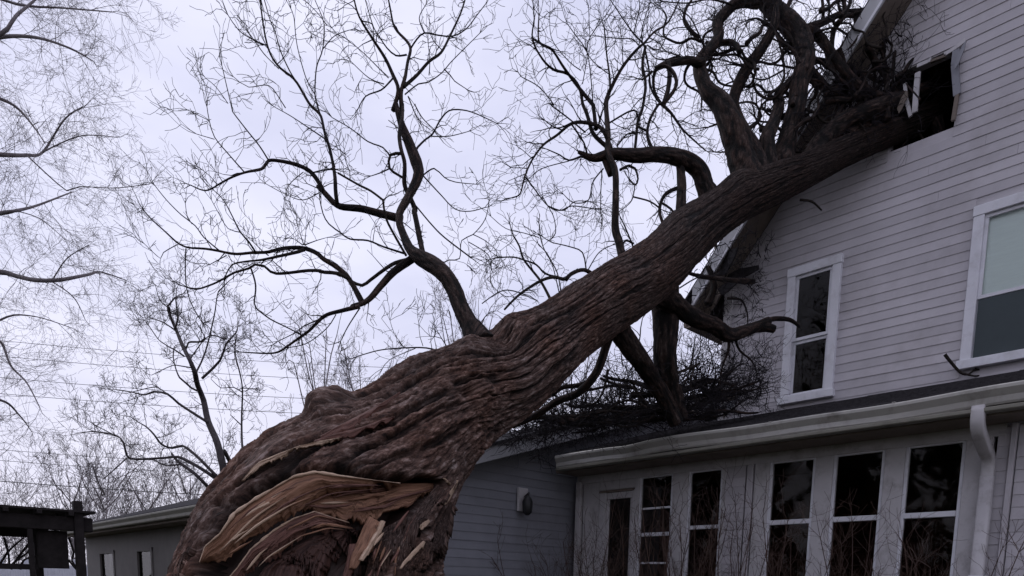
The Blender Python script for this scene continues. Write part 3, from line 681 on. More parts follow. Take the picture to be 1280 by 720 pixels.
# burls / broken stub bumps on the surface
def project_np(p):
    m = np.array(MR); v = (p-np.array(EYE))@m
    return 640+FPX*v[..., 0]/-v[..., 2], 852-FPX*v[..., 1]/-v[..., 2], -v[..., 2]
pxx, pyy, pzz = project_np(base_pts)
facing = np.einsum('ijk,ijk->ij', DIR, (np.array(EYE)-base_pts)/np.linalg.norm(np.array(EYE)-base_pts, axis=2)[..., None])
def bump(cx, cy, r, h, fc=-0.6):
    return h*np.exp(-((pxx-cx)**2+(pyy-cy)**2)/(r*r))*(facing > fc)
extra = bump(400, 512, 13, 0.07, -0.3) + bump(416, 506, 13, 0.075, -0.3) + bump(431, 500, 10, 0.055, -0.3) + bump(600, 492, 20, 0.05) + bump(700, 440, 22, .035, .1) + bump(655, 470, 26, .04, .1) + bump(770, 350, 20, .035, .1) + bump(540, 520, 30, .05, .1) + bump(820, 345, 16, .03, .1) - bump(735, 400, 14, .03, .1) - bump(640, 430, 13, .03, .1) + bump(640, 405, 14, 0.03)+bump(590, 425, 22, 0.05) + bump(855, 285, 25, .04)+bump(925, 225, 22, .05)
extra -= bump(585, 492, 9, 0.07, 0.2)
# wound region
def in_poly(px, py, poly):
    c = np.zeros(px.shape, bool); n = len(poly)
    for i in range(n):
        x0, y0 = poly[i]; x1, y1 = poly[(i+1) % n]
        cond = ((y0 > py) != (y1 > py)) & (px < (x1-x0)*(py-y0)/(y1-y0+1e-9)+x0); c ^= cond
    return c
wound = [(243, 705), (252, 682), (272, 650), (300, 618), (330, 600), (362, 588), (400, 586), (440, 592), (480, 596), (520, 600), (556, 600), (552, 615), (530, 640), (508, 668), (490, 700), (470, 740), (440, 800), (300, 830), (235, 780)]
rg = 14*(fbm(SS*9, GVw*60, 303, 60, 3)-.5)
wm = (in_poly(pxx+rg, pyy-rg, wound) & (facing > 0.12)).astype(float)
for _ in range(3):
    wm = (wm+np.roll(wm, 1, 0)+np.roll(wm, -1, 0)+np.roll(wm, 1, 1)+np.roll(wm, -1, 1))/5
depth_in = wm*(0.23+0.05*(fbm(SS*3, GVw*14, 77, 14, 3)-0.5)*2)
RF = R0+disp*(1-wm)+extra-depth_in
pts3 = tl_np[:, None, :]+DIR*RF[..., None]
idx = np.arange(NU*NV).reshape(NU, NV)
q = np.stack([idx[:-1, :], np.roll(idx, -1, 1)[:-1, :], np.roll(idx, -1, 1)[1:, :], idx[1:, :]], -1).reshape(-1, 4)
grain = np.stack([SS, GV*3.6*np.interp(sarr, [0, 4, 9], [1, .8, .45])[:, None], np.zeros_like(SS)], -1).reshape(-1, 3)
trunk = mesh_np('trunk', pts3.reshape(-1, 3), q, M_BARK, tree, True, {'bark_height': height*(1-wm), 'shade_tone': np.repeat(np.interp(sarr, [0, 3.6, 5.0, 6.6, 9.5], [1.2, 1.12, .88, .40, .22])[:, None], NV, 1)}, grain)  # shade painted into the bark: brighter at the base, darker toward the house
wface = (wm[:-1, :] > 0.55).ravel()
trunk.data.materials.append(M_DARKWOOD)
trunk.data.polygons.foreach_set('material_index', wface.astype(np.int32))

# tree surface for seating torn slabs, before the wound was opened
st = 6
bp_ = (tl_np[:, None, :]+DIR*R0[..., None])[::st, ::st]
nu_, nv_ = bp_.shape[:2]; ii = np.arange(nu_*nv_).reshape(nu_, nv_)
qq = np.stack([ii[:-1, :], np.roll(ii, -1, 1)[:-1, :], np.roll(ii, -1, 1)[1:, :], ii[1:, :]], -1).reshape(-1, 4)
bvh = BVHTree.FromPolygons([Vector(v) for v in bp_.reshape(-1, 3)], [tuple(int(a) for a in f) for f in qq])
def surfZ(x, y):
    d = ray(x, y); h = bvh.ray_cast(EYE, d.normalized())
    if h[0] is None:
        n = bvh.find_nearest(P(x, y, 3.7)); return n[0] and (MR.transposed() @ (n[0]-EYE)).z*-1 or 3.6
    return (MR.transposed() @ (h[0]-EYE)).z*-1

def resamp(pl, n):
    pl = np.array(pl, float); d = np.concatenate([[0], np.cumsum(np.linalg.norm(np.diff(pl, axis=0), axis=1))]); t = np.linspace(0, d[-1], n)
    return np.stack([np.interp(t, d, pl[:, 0]), np.interp(t, d, pl[:, 1])], 1)
def slab(name, up, lo, off0, off1, m, bulge=0.03, th_=0.03, nu=110, nv=26, rough=0.006, seed=1, jag=2.0, gs=1.0, sap=None, steps=0):
    """torn sheet of wood between two edge lines; off = metres in front of (-) or behind (+) the old bark surface"""
    U = resamp(up, nu); L_ = resamp(lo, nu)
    jn = RNG.normal(0, 1, nu); jn = (np.convolve(jn, np.ones(9)/3, 'same')*1.3+np.convolve(jn, np.ones(3)/3, 'same'))*jag
    jn2 = np.abs(RNG.normal(0, 1, nu))**2*jag*.9*(RNG.random(nu) < .5)
    V = []; G = []
    uu = np.linspace(0, 1, nu)
    nz1 = fbm(np.repeat(uu[:, None]*4, nv, 1), np.repeat(np.linspace(0, 1, nv)[None]*7, nu, 0), seed, None, 4)
    nz2 = fbm(np.repeat(uu[:, None]*6, nv, 1), np.repeat(np.linspace(0, 1, nv)[None]*22, nu, 0), seed+50, None, 2)
    for i in range(nu):
        zs = surfZ(*U[i]); zl = surfZ(*L_[i]); 
        lx = L_[i]+np.array([0, jn[i]+jn2[i]])
        for j in range(nv):
            t = j/(nv-1); x, y = U[i]*(1-t)+lx*t
            z = (zs+off0)*(1-t)+(zl+off1)*t - bulge*math.sin(math.pi*t)*math.sin(math.pi*min(1, max(0, uu[i]*.9+.05)))
            z += rough*3*(nz1[i, j]-.5) + rough*2.0*(nz2[i, j]-.5)
            if steps: z += 0.02*math.floor(t*steps+nz1[i, j])
            V.append(P(x, y, z)); G.append((uu[i]*1.4*gs, t*.45*gs, 0))
    # view-independent thickness: extrude along mean normal away from the eye
    nrm = (Vector(V[(nu//2)*nv])-Vector(V[(nu//2)*nv+nv-1])).cross(Vector(V[0])-Vector(V[(nu-1)*nv])).normalized()
    if nrm.dot(ray(*U[nu//2])) < 0: nrm = -nrm
    n0 = nu*nv; V2 = [v+nrm*th_ for v in V]
    F = []
    for i in range(nu-1):
        for j in range(nv-1):
            a, b_, c, d = i*nv+j, i*nv+j+1, (i+1)*nv+j+1, (i+1)*nv+j
            F.append((a, b_, c, d)); F.append((n0+d, n0+c, n0+b_, n0+a))
    for i in range(nu-1):
        F.append((i*nv, (i+1)*nv, n0+(i+1)*nv, n0+i*nv)); F.append((i*nv+nv-1, n0+i*nv+nv-1, n0+(i+1)*nv+nv-1, (i+1)*nv+nv-1))
    for j in range(nv-1):
        F.append((j, n0+j, n0+j+1, j+1)); a = (nu-1)*nv; F.append((a+j, a+j+1, n0+a+j+1, n0+a+j))
    o = mesh_np(name, [tuple(v) for v in V+V2], np.array(F), m, tree, True, None, G+G)
    if sap:     # pale sapwood rim along the upper edge
        w0, w1 = sap; jz = fbm(np.arange(nu)*.35, np.zeros(nu)+seed, 5, None, 3)
        pts = [V[i*nv]-nrm*0.004 for i in range(nu)]
        rr = [ (w0+(w1-w0)*abs(math.sin(uu[i]*7+seed)))*(0.35+0.65*math.sin(math.pi*min(1, uu[i]*1.15+.02)))*(.35+1.3*jz[i]) for i in range(nu)]
        v, f = tube(pts, rr, 7)
        G2 = [(uu[i]*1.5, j*.02, 0) for i in range(nu) for j in range(7)]
        mesh_np('sapwood_rim', v, f, M_SAP, o, True, None, G2)
    return o
def c3(l): return [(180+a/3, 480+b_/3) for a, b_ in l]
slab('torn_wood_slab', c3([(208, 668), (228, 610), (285, 562), (338, 485), (415, 432), (500, 382), (560, 348), (640, 330), (740, 345), (860, 360), (960, 372)]),
     c3([(225, 676), (285, 668), (345, 645), (385, 600), (430, 578), (500, 522), (560, 482), (620, 448), (690, 415), (790, 400), (880, 388), (965, 380)]), 0.0, 0.10, M_WOOD, 0.035, 0.03, seed=3, sap=(.004, .010))
slab('torn_wood_slab', c3([(590, 440), (700, 408), (800, 388), (950, 372), (1080, 372), (1140, 380)]),
     c3([(600, 462), (700, 486), (790, 512), (870, 500), (980, 455), (1090, 392)]), 0.14, 0.13, M_WOOD, 0.03, 0.03, seed=8)
slab('torn_wood_slab', c3([(290, 760), (350, 690), (400, 620), (480, 555), (560, 505), (640, 478), (730, 508), (770, 520)]),
     c3([(330, 800), (390, 715), (450, 660), (520, 620), (600, 572), (680, 545), (740, 530), (775, 530)]), 0.08, 0.13, M_WOODRED, 0.02, 0.03, seed=14, sap=(.003, .006))
slab('torn_wood_slab', c3([(380, 800), (450, 690), (560, 610), (640, 570), (740, 545), (820, 552)]),
     c3([(560, 820), (640, 730), (720, 660), (770, 610), (800, 590), (825, 570)]), 0.15, 0.19, M_DARKRED, 0.015, 0.03, rough=.016, seed=19, jag=6)
slab('torn_wood_slab', c3([(640, 830), (720, 700), (790, 640), (840, 590)]), c3([(760, 830), (800, 740), (830, 680), (855, 620)]), 0.15, 0.14, M_DARKWOOD, 0.02, 0.03, 60, 16, seed=29, jag=3)
slab('splinter', c3([(845, 495), (822, 545), (800, 600), (780, 645), (770, 690)]), c3([(905, 515), (885, 555), (850, 612), (822, 655), (795, 680)]), 0.03, 0.02, M_WOOD, 0.01, 0.025, 40, 12, seed=33, jag=1.5)
slab('splinter', c3([(898, 512), (872, 565), (838, 622), (815, 660)]), c3([(906, 518), (888, 560), (852, 620), (822, 665)]), -0.0, 0.0, M_SAP, 0.0, 0.02, 30, 5, seed=34, jag=.5)
slab('splinter', c3([(770, 600), (760, 660), (745, 720), (735, 770)]), c3([(800, 598), (790, 650), (775, 710), (765, 770)]), 0.06, 0.05, M_WOODRED, 0.01, 0.02, 30, 8, seed=35, jag=1)
slab('splinter', c3([(1172, 362), (1160, 385), (1140, 420), (1125, 450)]), c3([(1182, 366), (1172, 392), (1150, 430), (1130, 452)]), -0.03, -0.03, M_SAP, 0.0, 0.015, 24, 5, seed=36, jag=.6)
slab('splinter', c3([(1030, 535), (1050, 518), (1068, 508)]), c3([(1040, 544), (1060, 530), (1074, 516)]), -0.03, -0.03, M_SAP, 0.0, 0.015, 12, 5, seed=37, jag=.4)
slab('splinter', c3([(1128, 352), (1140, 362), (1152, 374)]), c3([(1126, 356), (1140, 368), (1150, 378)]), -0.03, -0.03, M_SAP, 0.0, 0.01, 12, 4, seed=38, jag=.3)
FIB = [([(222, 660), (290, 575), (400, 470), (520, 400), (700, 350), (950, 372)], [(240, 680), (330, 650), (430, 570), (560, 480), (700, 410), (970, 385)], 0.03),
       ([(300, 740), (400, 620), (520, 530), (640, 480), (770, 520)], [(400, 740), (480, 650), (590, 570), (690, 540), (790, 550)], 0.09),
       ([(600, 440), (750, 405), (950, 375), (1100, 380)], [(620, 465), (760, 505), (900, 495), (1080, 400)], 0.11),
       ([(900, 540), (860, 610), (820, 700), (800, 800)], [(1100, 400), (1010, 520), (950, 660), (930, 800)], 0.02)]
rf = random.Random(12)
for ua, ub, off in FIB:
    A_ = resamp(c3(ua), 80); B_ = resamp(c3(ub), 80)
    for _ in range(13):
        i0 = rf.randint(0, 55); i1 = min(79, i0+rf.randint(10, 34)); tt = rf.uniform(0, 1); dt = rf.uniform(-.22, .22); lift = rf.uniform(0, .03)
        q_ = []
        for k_ in range(9):
            u = k_/8; ii_ = int(i0+(i1-i0)*u); w_ = min(1, max(0, tt+dt*u)); xy = A_[ii_]*(1-w_)+B_[ii_]*w_
            q_.append(P(xy[0], xy[1], surfZ(*xy)+off-lift*u*u-.015+rf.uniform(-.004, .004)))
        rr_ = rf.uniform(.003, .009); sp, sr = smooth_line(q_, [max(.0006, rr_*math.sin(math.pi*min(.97, .08+.9*k_/8))) for k_ in range(9)], .02)
        v, f = tube(sp, sr, 5); n_ = len(v)
        mesh_np('splinter', v, f, rf.choice([M_WOOD, M_WOOD, M_WOOD, M_SAP, M_WOODRED, M_WOODRED]), tree, True, None, [(k_//5*.02, (k_ % 5)*.02+rr_*10, 0) for k_ in range(n_)])
for i, (x, y, sx_, sy_, rt, m_) in enumerate([(1128, 128, .10, .03, (1.2, 1.2, 1.5), M_SOFFIT),
                                             (1100, 118, .14, .04, (1.4, .6, 1.2), M_SIDING), (1088, 128, .12, .03, (1.6, -.5, 1.3), M_FASCIA), (1075, 145, .12, .04, (1.5, .3, 1.3), M_SIDING), (1040, 160, .16, .03, (1.5, .9, 1.2), M_FASCIA), (1200, 70, .12, .02, (1.5, 1.3, 1.6), M_SIDING2)]):
    shard('snapped_board', on_x(x, y, 7.40), sx_, sy_, .014, rt, m_, house, 100+i)
# long exposed strips on the bark above the wound
slab('exposed_strip', c3([(365, 362), (400, 320), (430, 292), (500, 262), (580, 232), (660, 212), (740, 200)]), c3([(374, 364), (412, 333), (442, 304), (511, 273), (592, 241), (666, 220), (742, 206)]), -0.035, -0.02, M_SAP, 0.004, 0.03, 70, 7, seed=41, jag=1.0)
slab('exposed_strip', c3([(660, 195), (740, 150), (820, 110), (900, 65), (960, 28)]), c3([(665, 206), (750, 168), (830, 128), (905, 80), (962, 36)]), -0.04, -0.03, M_WOODRED, 0.004, 0.03, 60, 7, seed=42, jag=1.2)
slab('exposed_strip', c3([(640, 210), (720, 185), (820, 160), (900, 130), (940, 120)]), c3([(640, 222), (720, 204), (820, 180), (900, 146), (940, 128)]), -0.035, -0.02, M_WOODRED, 0.004, 0.03, 60, 7, seed=43, jag=1.2)
# loose bark plates at the right of the wound and on its lower lip
for sd_, (u, l, o0, o1) in enumerate([
    ([(1100, 375), (1040, 450), (985, 520), (950, 590), (930, 680), (920, 800)], [(1150, 400), (1090, 470), (1035, 540), (1000, 610), (985, 690), (980, 800)], 0.03, -0.03),
    ([(1060, 585), (1010, 640), (970, 690), (950, 760)], [(1100, 590), (1080, 650), (1050, 710), (1040, 770)], -0.05, -0.03),
    ([(1150, 440), (1110, 500), (1085, 570), (1075, 640)], [(1165, 460), (1140, 520), (1125, 590), (1110, 660)], 0.0, 0.0),
    ([(900, 540), (870, 600), (840, 660), (820, 760)], [(985, 480), (960, 570), (920, 660), (900, 770)], 0.08, 0.02),
    ([(150, 600), (125, 640), (105, 690), (90, 760)], [(175, 610), (160, 650), (140, 700), (125, 770)], 0.0, -0.04)]):
    o = slab('bark_plate', c3(u), c3(l), o0, o1, M_BARK, 0.02, 0.035, 60, 18, 0.012, seed=60+sd_, jag=2.5)
    ad_ = o.data.attributes.new('shade_tone', 'FLOAT', 'POINT'); ad_.data.foreach_set('value', np.ones(len(o.data.vertices), dtype=np.float32)); at = o.data.attributes.new('bark_height', 'FLOAT', 'POINT'); at.data.foreach_set('value', RNG.uniform(.45, .9, len(o.data.vertices)).astype(np.float32))
slab('sapwood_crack', c3([(1050, 588), (1010, 628), (975, 668), (962, 692)]), c3([(1056, 594), (1018, 638), (984, 678), (968, 697)]), -0.07, -0.07, M_SAP, 0.0, 0.01, 20, 4, seed=70, jag=.6)

# ------------------------------------------------------------------ branches
# crops: origin and scale of the zoomed views the limb lines were measured in
CR = dict(A=(240, 0), B=(420, 0), C=(640, 0), D=(840, 0), E=(180, 130), F=(400, 130), G=(640, 130), H=(840, 130), I=(180, 250), J=(400, 250), K=(580, 250), L=(780, 330), N=(640, 400), O=(80, 340), Q=(80, 470), R=(300, 380))
def T(c, pts):
    ox, oy = CR[c]; return [(ox+a*.1875, oy+b_*.1875) for a, b_ in pts]
def X3(ox, oy, pts): return [(ox+a/3, oy+b_/3) for a, b_ in pts]
FALL = []   # (points, r0px, r1px, Z0, Z1, twig density)
def br(pts, r0, r1, z0, z1, tw=1.0): FALL.append((pts, r0, r1, z0, z1, tw))
t = T
# -- left upright limb
br([(600, 432)]+t('J', [(1000, 830), (945, 720), (900, 600), (830, 500), (745, 430), (660, 380), (600, 330), (560, 240), (530, 150), (535, 80)]) + t('F', [(545, 700), (600, 600), (655, 480), (640, 380), (585, 240), (540, 130), (505, 0)]), [24, 13, 10, 9.5, 10, 11, 11, 6.5, 5, 4.5, 4.5, 6, 7.5, 7, 5.5, 4, 3], 3.0, 4.45, 5.0, .5)
br(t('J', [(690, 380), (655, 210), (625, 60)])+t('F', [(640, 720), (600, 620), (560, 540), (565, 400), (540, 300), (530, 200), (547, 100), (550, 0)]), 4, 2.2, 4.75, 5.0, .5)
br(t('B', [(440, 740), (430, 620), (460, 520), (480, 400), (500, 320), (470, 270), (390, 190), (370, 100), (345, -30)]), 3, 1.0, 5.0, 5.2)
br(t('B', [(380, 740), (420, 600), (380, 500), (330, 390), (270, 300), (200, 190), (150, 110), (115, -30)]), 3, 1.0, 5.0, 4.9)
br(t('B', [(450, 580), (540, 500), (620, 410), (700, 350), (760, 240), (830, 90), (865, -20)]), 2.2, .9, 5.0, 5.3)
br(t('B', [(500, 320), (540, 260), (590, 220), (680, 235), (780, 240), (870, 190), (940, 100), (1010, 10)]), 1.1, .5, 5.1, 5.3)
br(t('B', [(590, 220), (555, 120), (600, 30)]), .9, .4, 5.2, 5.3)
br(t('B', [(470, 365), (400, 370), (340, 320), (300, 260), (250, 180), (190, -20)]), 1.1, .5, 5.05, 4.9)
br(t('B', [(170, 140), (240, 160), (250, 240)]), .8, .5, 4.95, 4.9)
br(t('B', [(380, 520), (355, 548), (300, 600), (200, 640), (150, 720)]), 1.2, .6, 4.95, 4.8)
br(t('B', [(320, 560), (220, 520), (100, 410)]), .7, .4, 4.9, 4.8)
br(t('B', [(350, 520), (180, 350), (80, 270)]), .7, .4, 4.9, 4.7)
br(t('B', [(460, 630), (550, 560), (610, 550), (700, 490), (780, 400), (960, 220)]), .9, .4, 5.0, 5.4)
br(t('B', [(720, 460), (760, 500), (790, 540), (880, 600)]), .8, .4, 5.2, 5.3)
br(t('B', [(480, 640), (520, 740)]), .8, .7, 5.0, 5.05)
br(t('F', [(630, 0), (680, 90), (750, 160)]), .8, .5, 5.05, 5.1)
br(t('B', [(620, 500), (625, 400), (610, 250)]), .7, .4, 5.1, 5.2)
br(t('F', [(640, 310), (650, 290), (700, 240), (750, 200), (800, 110), (860, 45), (950, 40), (1040, 65), (1180, 130)]), 1.4, .5, 5.0, 5.4)
br(t('F', [(740, 215), (860, 215), (1000, 180)]), .7, .4, 5.1, 5.3)
br(t('F', [(680, 480), (760, 430), (830, 490), (900, 520), (1040, 535)]), 1.0, .4, 5.0, 5.3)
br(t('F', [(680, 470), (800, 600), (900, 700), (1000, 715), (1100, 690)]), .9, .5, 5.0, 5.2)
br(t('F', [(540, 330), (470, 340), (465, 430), (550, 490)]), 1.8, 1.4, 5.0, 5.0)
br(t('F', [(465, 430), (400, 460), (340, 480)]), 1.0, .5, 5.0, 4.9)
br(t('F', [(465, 345), (420, 290), (320, 250), (200, 160), (80, 90)]), 1.0, .5, 5.0, 4.8)
br(t('J', [(550, 130), (500, 115), (400, 90), (280, 60), (180, 50), (110, 35)])+t('F', [(20, 580), (-20, 540)])+t('E', [(1200, 590), (1120, 460), (1000, 400), (830, 375), (800, 430), (680, 455), (580, 490), (490, 540), (410, 580), (310, 540)]), 5, .6, 4.85, 4.7, 1.0)
br(t('F', [(115, 665), (102, 600), (100, 480), (60, 280), (30, 190), (0, 60)])+t('A', [(800, 720), (740, 620), (680, 520), (590, 460), (520, 360), (480, 200), (450, -30)]), 2.6, .8, 4.8, 4.8)
br(t('E', [(1270, 420), (1200, 160), (1150, -10)])+t('A', [(840, 700), (820, 630), (830, 450), (870, 330), (880, 160), (820, 0)]), 1.4, .5, 4.8, 4.95)
br(t('A', [(870, 330), (950, 240), (1050, 200)]), .7, .4, 4.9, 5.0)
br(t('A', [(900, 170), (840, 90), (760, 10)]), .6, .4, 4.9, 5.0)
br(t('A', [(680, 520), (650, 470), (590, 340), (560, 230), (520, 130), (480, -10)]), .9, .6, 4.8, 4.7)
br(t('A', [(820, 630), (760, 520), (700, 300), (680, 120), (660, 60)]), .7, .5, 4.85, 4.8)
br(t('A', [(490, 300), (400, 260), (310, 200), (240, 100)]), .8, .5, 4.8, 4.7)
br(t('A', [(580, 460), (480, 360), (430, 290)]), .6, .4, 4.8, 4.7)
br(t('E', [(1210, 235), (1100, 160), (970, 75), (870, 20)]), .9, .4, 4.8, 4.7)
br([(357, 135), (350, 124), (336, 107), (311, 109), (300, 103)], .7, .4, 4.8, 4.7)
br(t('E', [(1120, 460), (1200, 440), (1275, 435)]), .9, .9, 4.8, 4.8)
br(t('E', [(830, 375), (770, 280), (690, 180), (590, 50)])+t('A', [(265, 720), (230, 570), (200, 440)]), 1.0, .5, 4.75, 4.7)
br(t('A', [(240, 690), (160, 580), (90, 520)]), .5, .4, 4.7, 4.7)
br(t('E', [(670, 455), (560, 330), (470, 220), (435, 110), (420, 20)]), .9, .5, 4.72, 4.6)
br(t('E', [(470, 235), (350, 200)]), .5, .4, 4.7, 4.65)
br(t('E', [(435, 110), (290, 40)]), .45, .35, 4.65, 4.6)
br(t('E', [(490, 540), (440, 480), (390, 440)]), .5, .4, 4.7, 4.65)
br(t('E', [(1060, 455), (960, 550), (930, 690)]), .6, .4, 4.75, 4.7)
br(t('E', [(1170, 590), (1060, 640), (940, 600), (810, 530)]), .6, .4, 4.8, 4.7)
br(t('J', [(560, 355), (420, 310), (320, 270), (200, 260), (140, 220), (60, 160), (20, 90), (0, 0)]), 1.4, .7, 4.8, 4.7)
br(t('J', [(575, 370), (500, 240), (440, 120), (420, 0)])+t('F', [(420, 640), (340, 580), (260, 540), (120, 460)]), 1.7, 1.2, 4.8, 4.8, .5)
br(t('J', [(600, 395), (500, 420), (420, 470), (340, 530), (280, 570), (215, 545)]), 2.4, 1.8, 4.75, 4.7, .5)
br(t('J', [(620, 385), (500, 470), (420, 560), (330, 660), (280, 690), (200, 715)])+t('R', [(800, 15), (680, 45), (560, 80), (460, 180), (360, 250), (260, 320), (180, 330), (0, 320)]), 5.0, .6, 4.7, 4.6, .8)
br(t('R', [(520, 105), (420, 150), (370, 190), (250, 250)]), .9, .5, 4.65, 4.6)
br(t('J', [(285, 690), (220, 570), (180, 500), (120, 450), (0, 380)])+t('I', [(1180, 370), (1070, 320), (900, 325), (830, 350), (700, 350), (620, 365), (500, 340), (370, 320), (280, 325), (230, 295), (130, 200), (40, 120), (0, 70)]), 3.6, .6, 4.7, 4.5)
br(t('I', [(1070, 330), (1030, 345), (900, 375), (780, 400), (680, 410), (590, 430), (550, 490)]), 2.2, .7, 4.65, 4.6)
br(t('I', [(280, 325), (275, 450), (285, 590), (320, 700), (390, 820)]), .9, .6, 4.55, 4.6)
br(t('J', [(205, 535), (120, 490), (0, 480)])+t('I', [(1200, 475), (1100, 470), (880, 490), (800, 440), (740, 430), (700, 455), (600, 485), (540, 520), (460, 560), (350, 595), (285, 580)]), 2.4, .9, 4.7, 4.5)
br(t('I', [(745, 350), (700, 280), (640, 210), (590, 110), (530, 0), (470, -60)]), 1.4, .5, 4.6, 4.4)
br(t('I', [(640, 215), (560, 190), (510, 110), (450, 0)]), .6, .4, 4.6, 4.4)
br(t('I', [(830, 370), (790, 340), (730, 280)]), .8, .5, 4.6, 4.6)
br(t('I', [(500, 335), (400, 250), (340, 170), (250, 100), (150, 0)])+t('E', [(70, 540)]), .9, .5, 4.55, 4.4)
br(t('I', [(320, 160), (290, 120), (275, 20)]), .5, .4, 4.5, 4.4)
br(t('I', [(225, 295), (130, 350), (110, 390), (0, 290)]), .6, .4, 4.5, 4.5)
br(t('I', [(550, 370), (440, 430)]), .7, .5, 4.6, 4.5)
br(t('I', [(850, 400), (930, 470)]), .7, .5, 4.65, 4.65)
br(t('I', [(715, 460), (745, 570), (735, 690)])+t('R', [(110, 30), (200, 100), (280, 140), (360, 180)]), 1.2, .8, 4.6, 4.55)
for a in ([(1070, 300), (1080, 200)], [(1070, 300), (1150, 270), (1220, 250)], [(1060, 300), (1000, 260)], [(1065, 300), (1030, 190)]): br(t('I', a), .8, .3, 4.68, 4.65)
br(t('R', [(640, 70), (580, 160), (450, 260), (330, 290)]), .7, .5, 4.65, 4.6)
br(t('R', [(800, 25), (720, 150), (670, 250)]), .9, .6, 4.7, 4.6, .2)
br([(575, 447)]+t('R', [(1380, 330), (1280, 300), (1200, 290), (1050, 295), (920, 310), (780, 350)]), 1.2, .6, 4.4, 4.6)
br(t('R', [(1170, 295), (1000, 370), (950, 430)]), .6, .4, 4.4, 4.4)
br(t('R', [(1090, 285), (1030, 200), (1000, 110)]), .5, .3, 4.45, 4.4); br(t('R', [(1220, 280), (1200, 220), (1190, 120)]), .5, .3, 4.45, 4.4)
br([(575, 452), (562, 438), (552, 423)], .9, .6, 4.35, 4.4, .2); br([(566, 462), (600, 405), (610, 392)], 1.0, .5, 4.3, 4.35, .2)
# -- sprouts on top of the trunk
br(t('K', [(580, 670), (510, 540), (400, 400), (370, 310), (330, 240)]), 1.9, 1.0, 5.0, 5.1, .5)
br(t('K', [(270, 730), (370, 630), (500, 545), (590, 515), (670, 530)]), 1.2, 2.0, 4.9, 5.1)
br(t('K', [(120, 690), (220, 620), (290, 600), (360, 615)]), .7, .7, 4.85, 4.95)
br(t('K', [(670, 530), (610, 510), (540, 490), (480, 430), (400, 400), (330, 380), (210, 385)]), 1.4, .8, 5.1, 4.9)
br(t('K', [(650, 640), (620, 480), (540, 340), (510, 250), (500, 150)]), .9, .6, 5.1, 5.2)
br(t('K', [(640, 640), (580, 400), (530, 330)]), .8, .5, 5.1, 5.1)
br(t('K', [(500, 250), (400, 220), (280, 190), (180, 110)]), .6, .4, 5.1, 5.0)
br(t('K', [(680, 530), (690, 505), (760, 470), (820, 465), (850, 490)]), 2.6, 2.6, 5.15, 5.3, .2)
br(t('K', [(815, 470), (790, 350), (700, 310), (580, 280), (520, 240)]), 1.0, .5, 5.25, 5.2)
br(t('K', [(830, 460), (900, 350), (990, 300)]), .8, .5, 5.3, 5.4)
br(t('K', [(570, 270), (610, 220), (600, 120), (560, 40), (530, -10)]), .7, .5, 5.2, 5.3)
br(t('K', [(560, 40), (660, 70), (740, 10), (830, 10)]), .8, .5, 5.3, 5.5)
br(t('J', [(640, 40), (740, 160), (830, 250), (1000, 380)]), .9, .9, 4.9, 4.9, .3)
br(t('J', [(800, 430), (860, 400), (930, 390), (945, 270), (1020, 230), (1100, 130), (1130, 0)]), .7, .5, 4.7, 4.9)
br(t('J', [(1020, 230), (1100, 270), (1170, 330)]), .6, .4, 4.8, 4.9)
br(t('J', [(990, 280), (1090, 340), (1140, 400), (1140, 550), (1200, 620)]), .6, .4, 4.8, 4.8)
# -- central upright limb
br([(780, 330)]+t('K', [(1050, 360), (1030, 260), (1010, 200), (1010, 0)])+t('G', [(690, 640), (690, 500), (680, 420), (640, 330), (640, 200), (625, 0)])+t('C', [(635, 650)]), 5.5, 2.8, 5.4, 5.8, .5)
br(t('K', [(1130, 320), (1120, 290), (1070, 170), (1040, 110)]), 1.2, .8, 5.6, 5.5); br(t('K', [(1050, 310), (1080, 270), (1130, 290)]), 1.3, 1.3, 5.5, 5.6, 0)
br(t('C', [(630, 680), (640, 630), (680, 550), (740, 440), (840, 320), (880, 290), (950, 210), (1040, 150), (1120, -10)]), 2.6, .7, 5.8, 6.0)
br(t('C', [(655, 610), (650, 500), (630, 350), (615, 180)]), 1.5, .8, 5.8, 5.8)
br(t('C', [(880, 295), (800, 210), (690, 50), (650, -10)]), 1.1, .5, 5.9, 5.8)
br(t('C', [(870, 290), (870, 180), (930, -10)]), .9, .5, 5.9, 6.0); br(t('C', [(810, 230), (850, 50), (845, -10)]), .8, .5, 5.9, 5.9)
br(t('C', [(840, 300), (800, 260), (690, 255), (560, 240)]), .7, .4, 5.9, 5.7)
br(t('C', [(740, 440), (735, 280)]), .7, .4, 5.85, 5.85)
br(t('C', [(890, 310), (870, 430), (890, 560), (870, 720)])+t('G', [(840, 110), (830, 200), (820, 300)]), 1.8, 1.8, 5.9, 5.75, .7)
br(t('C', [(880, 300), (910, 450), (930, 600), (1000, 700)]), 1.2, 1.2, 5.9, 5.9)
br(t('C', [(900, 300), (980, 330), (1060, 200), (1180, 180), (1280, 140)]), .8, .5, 5.95, 6.1)
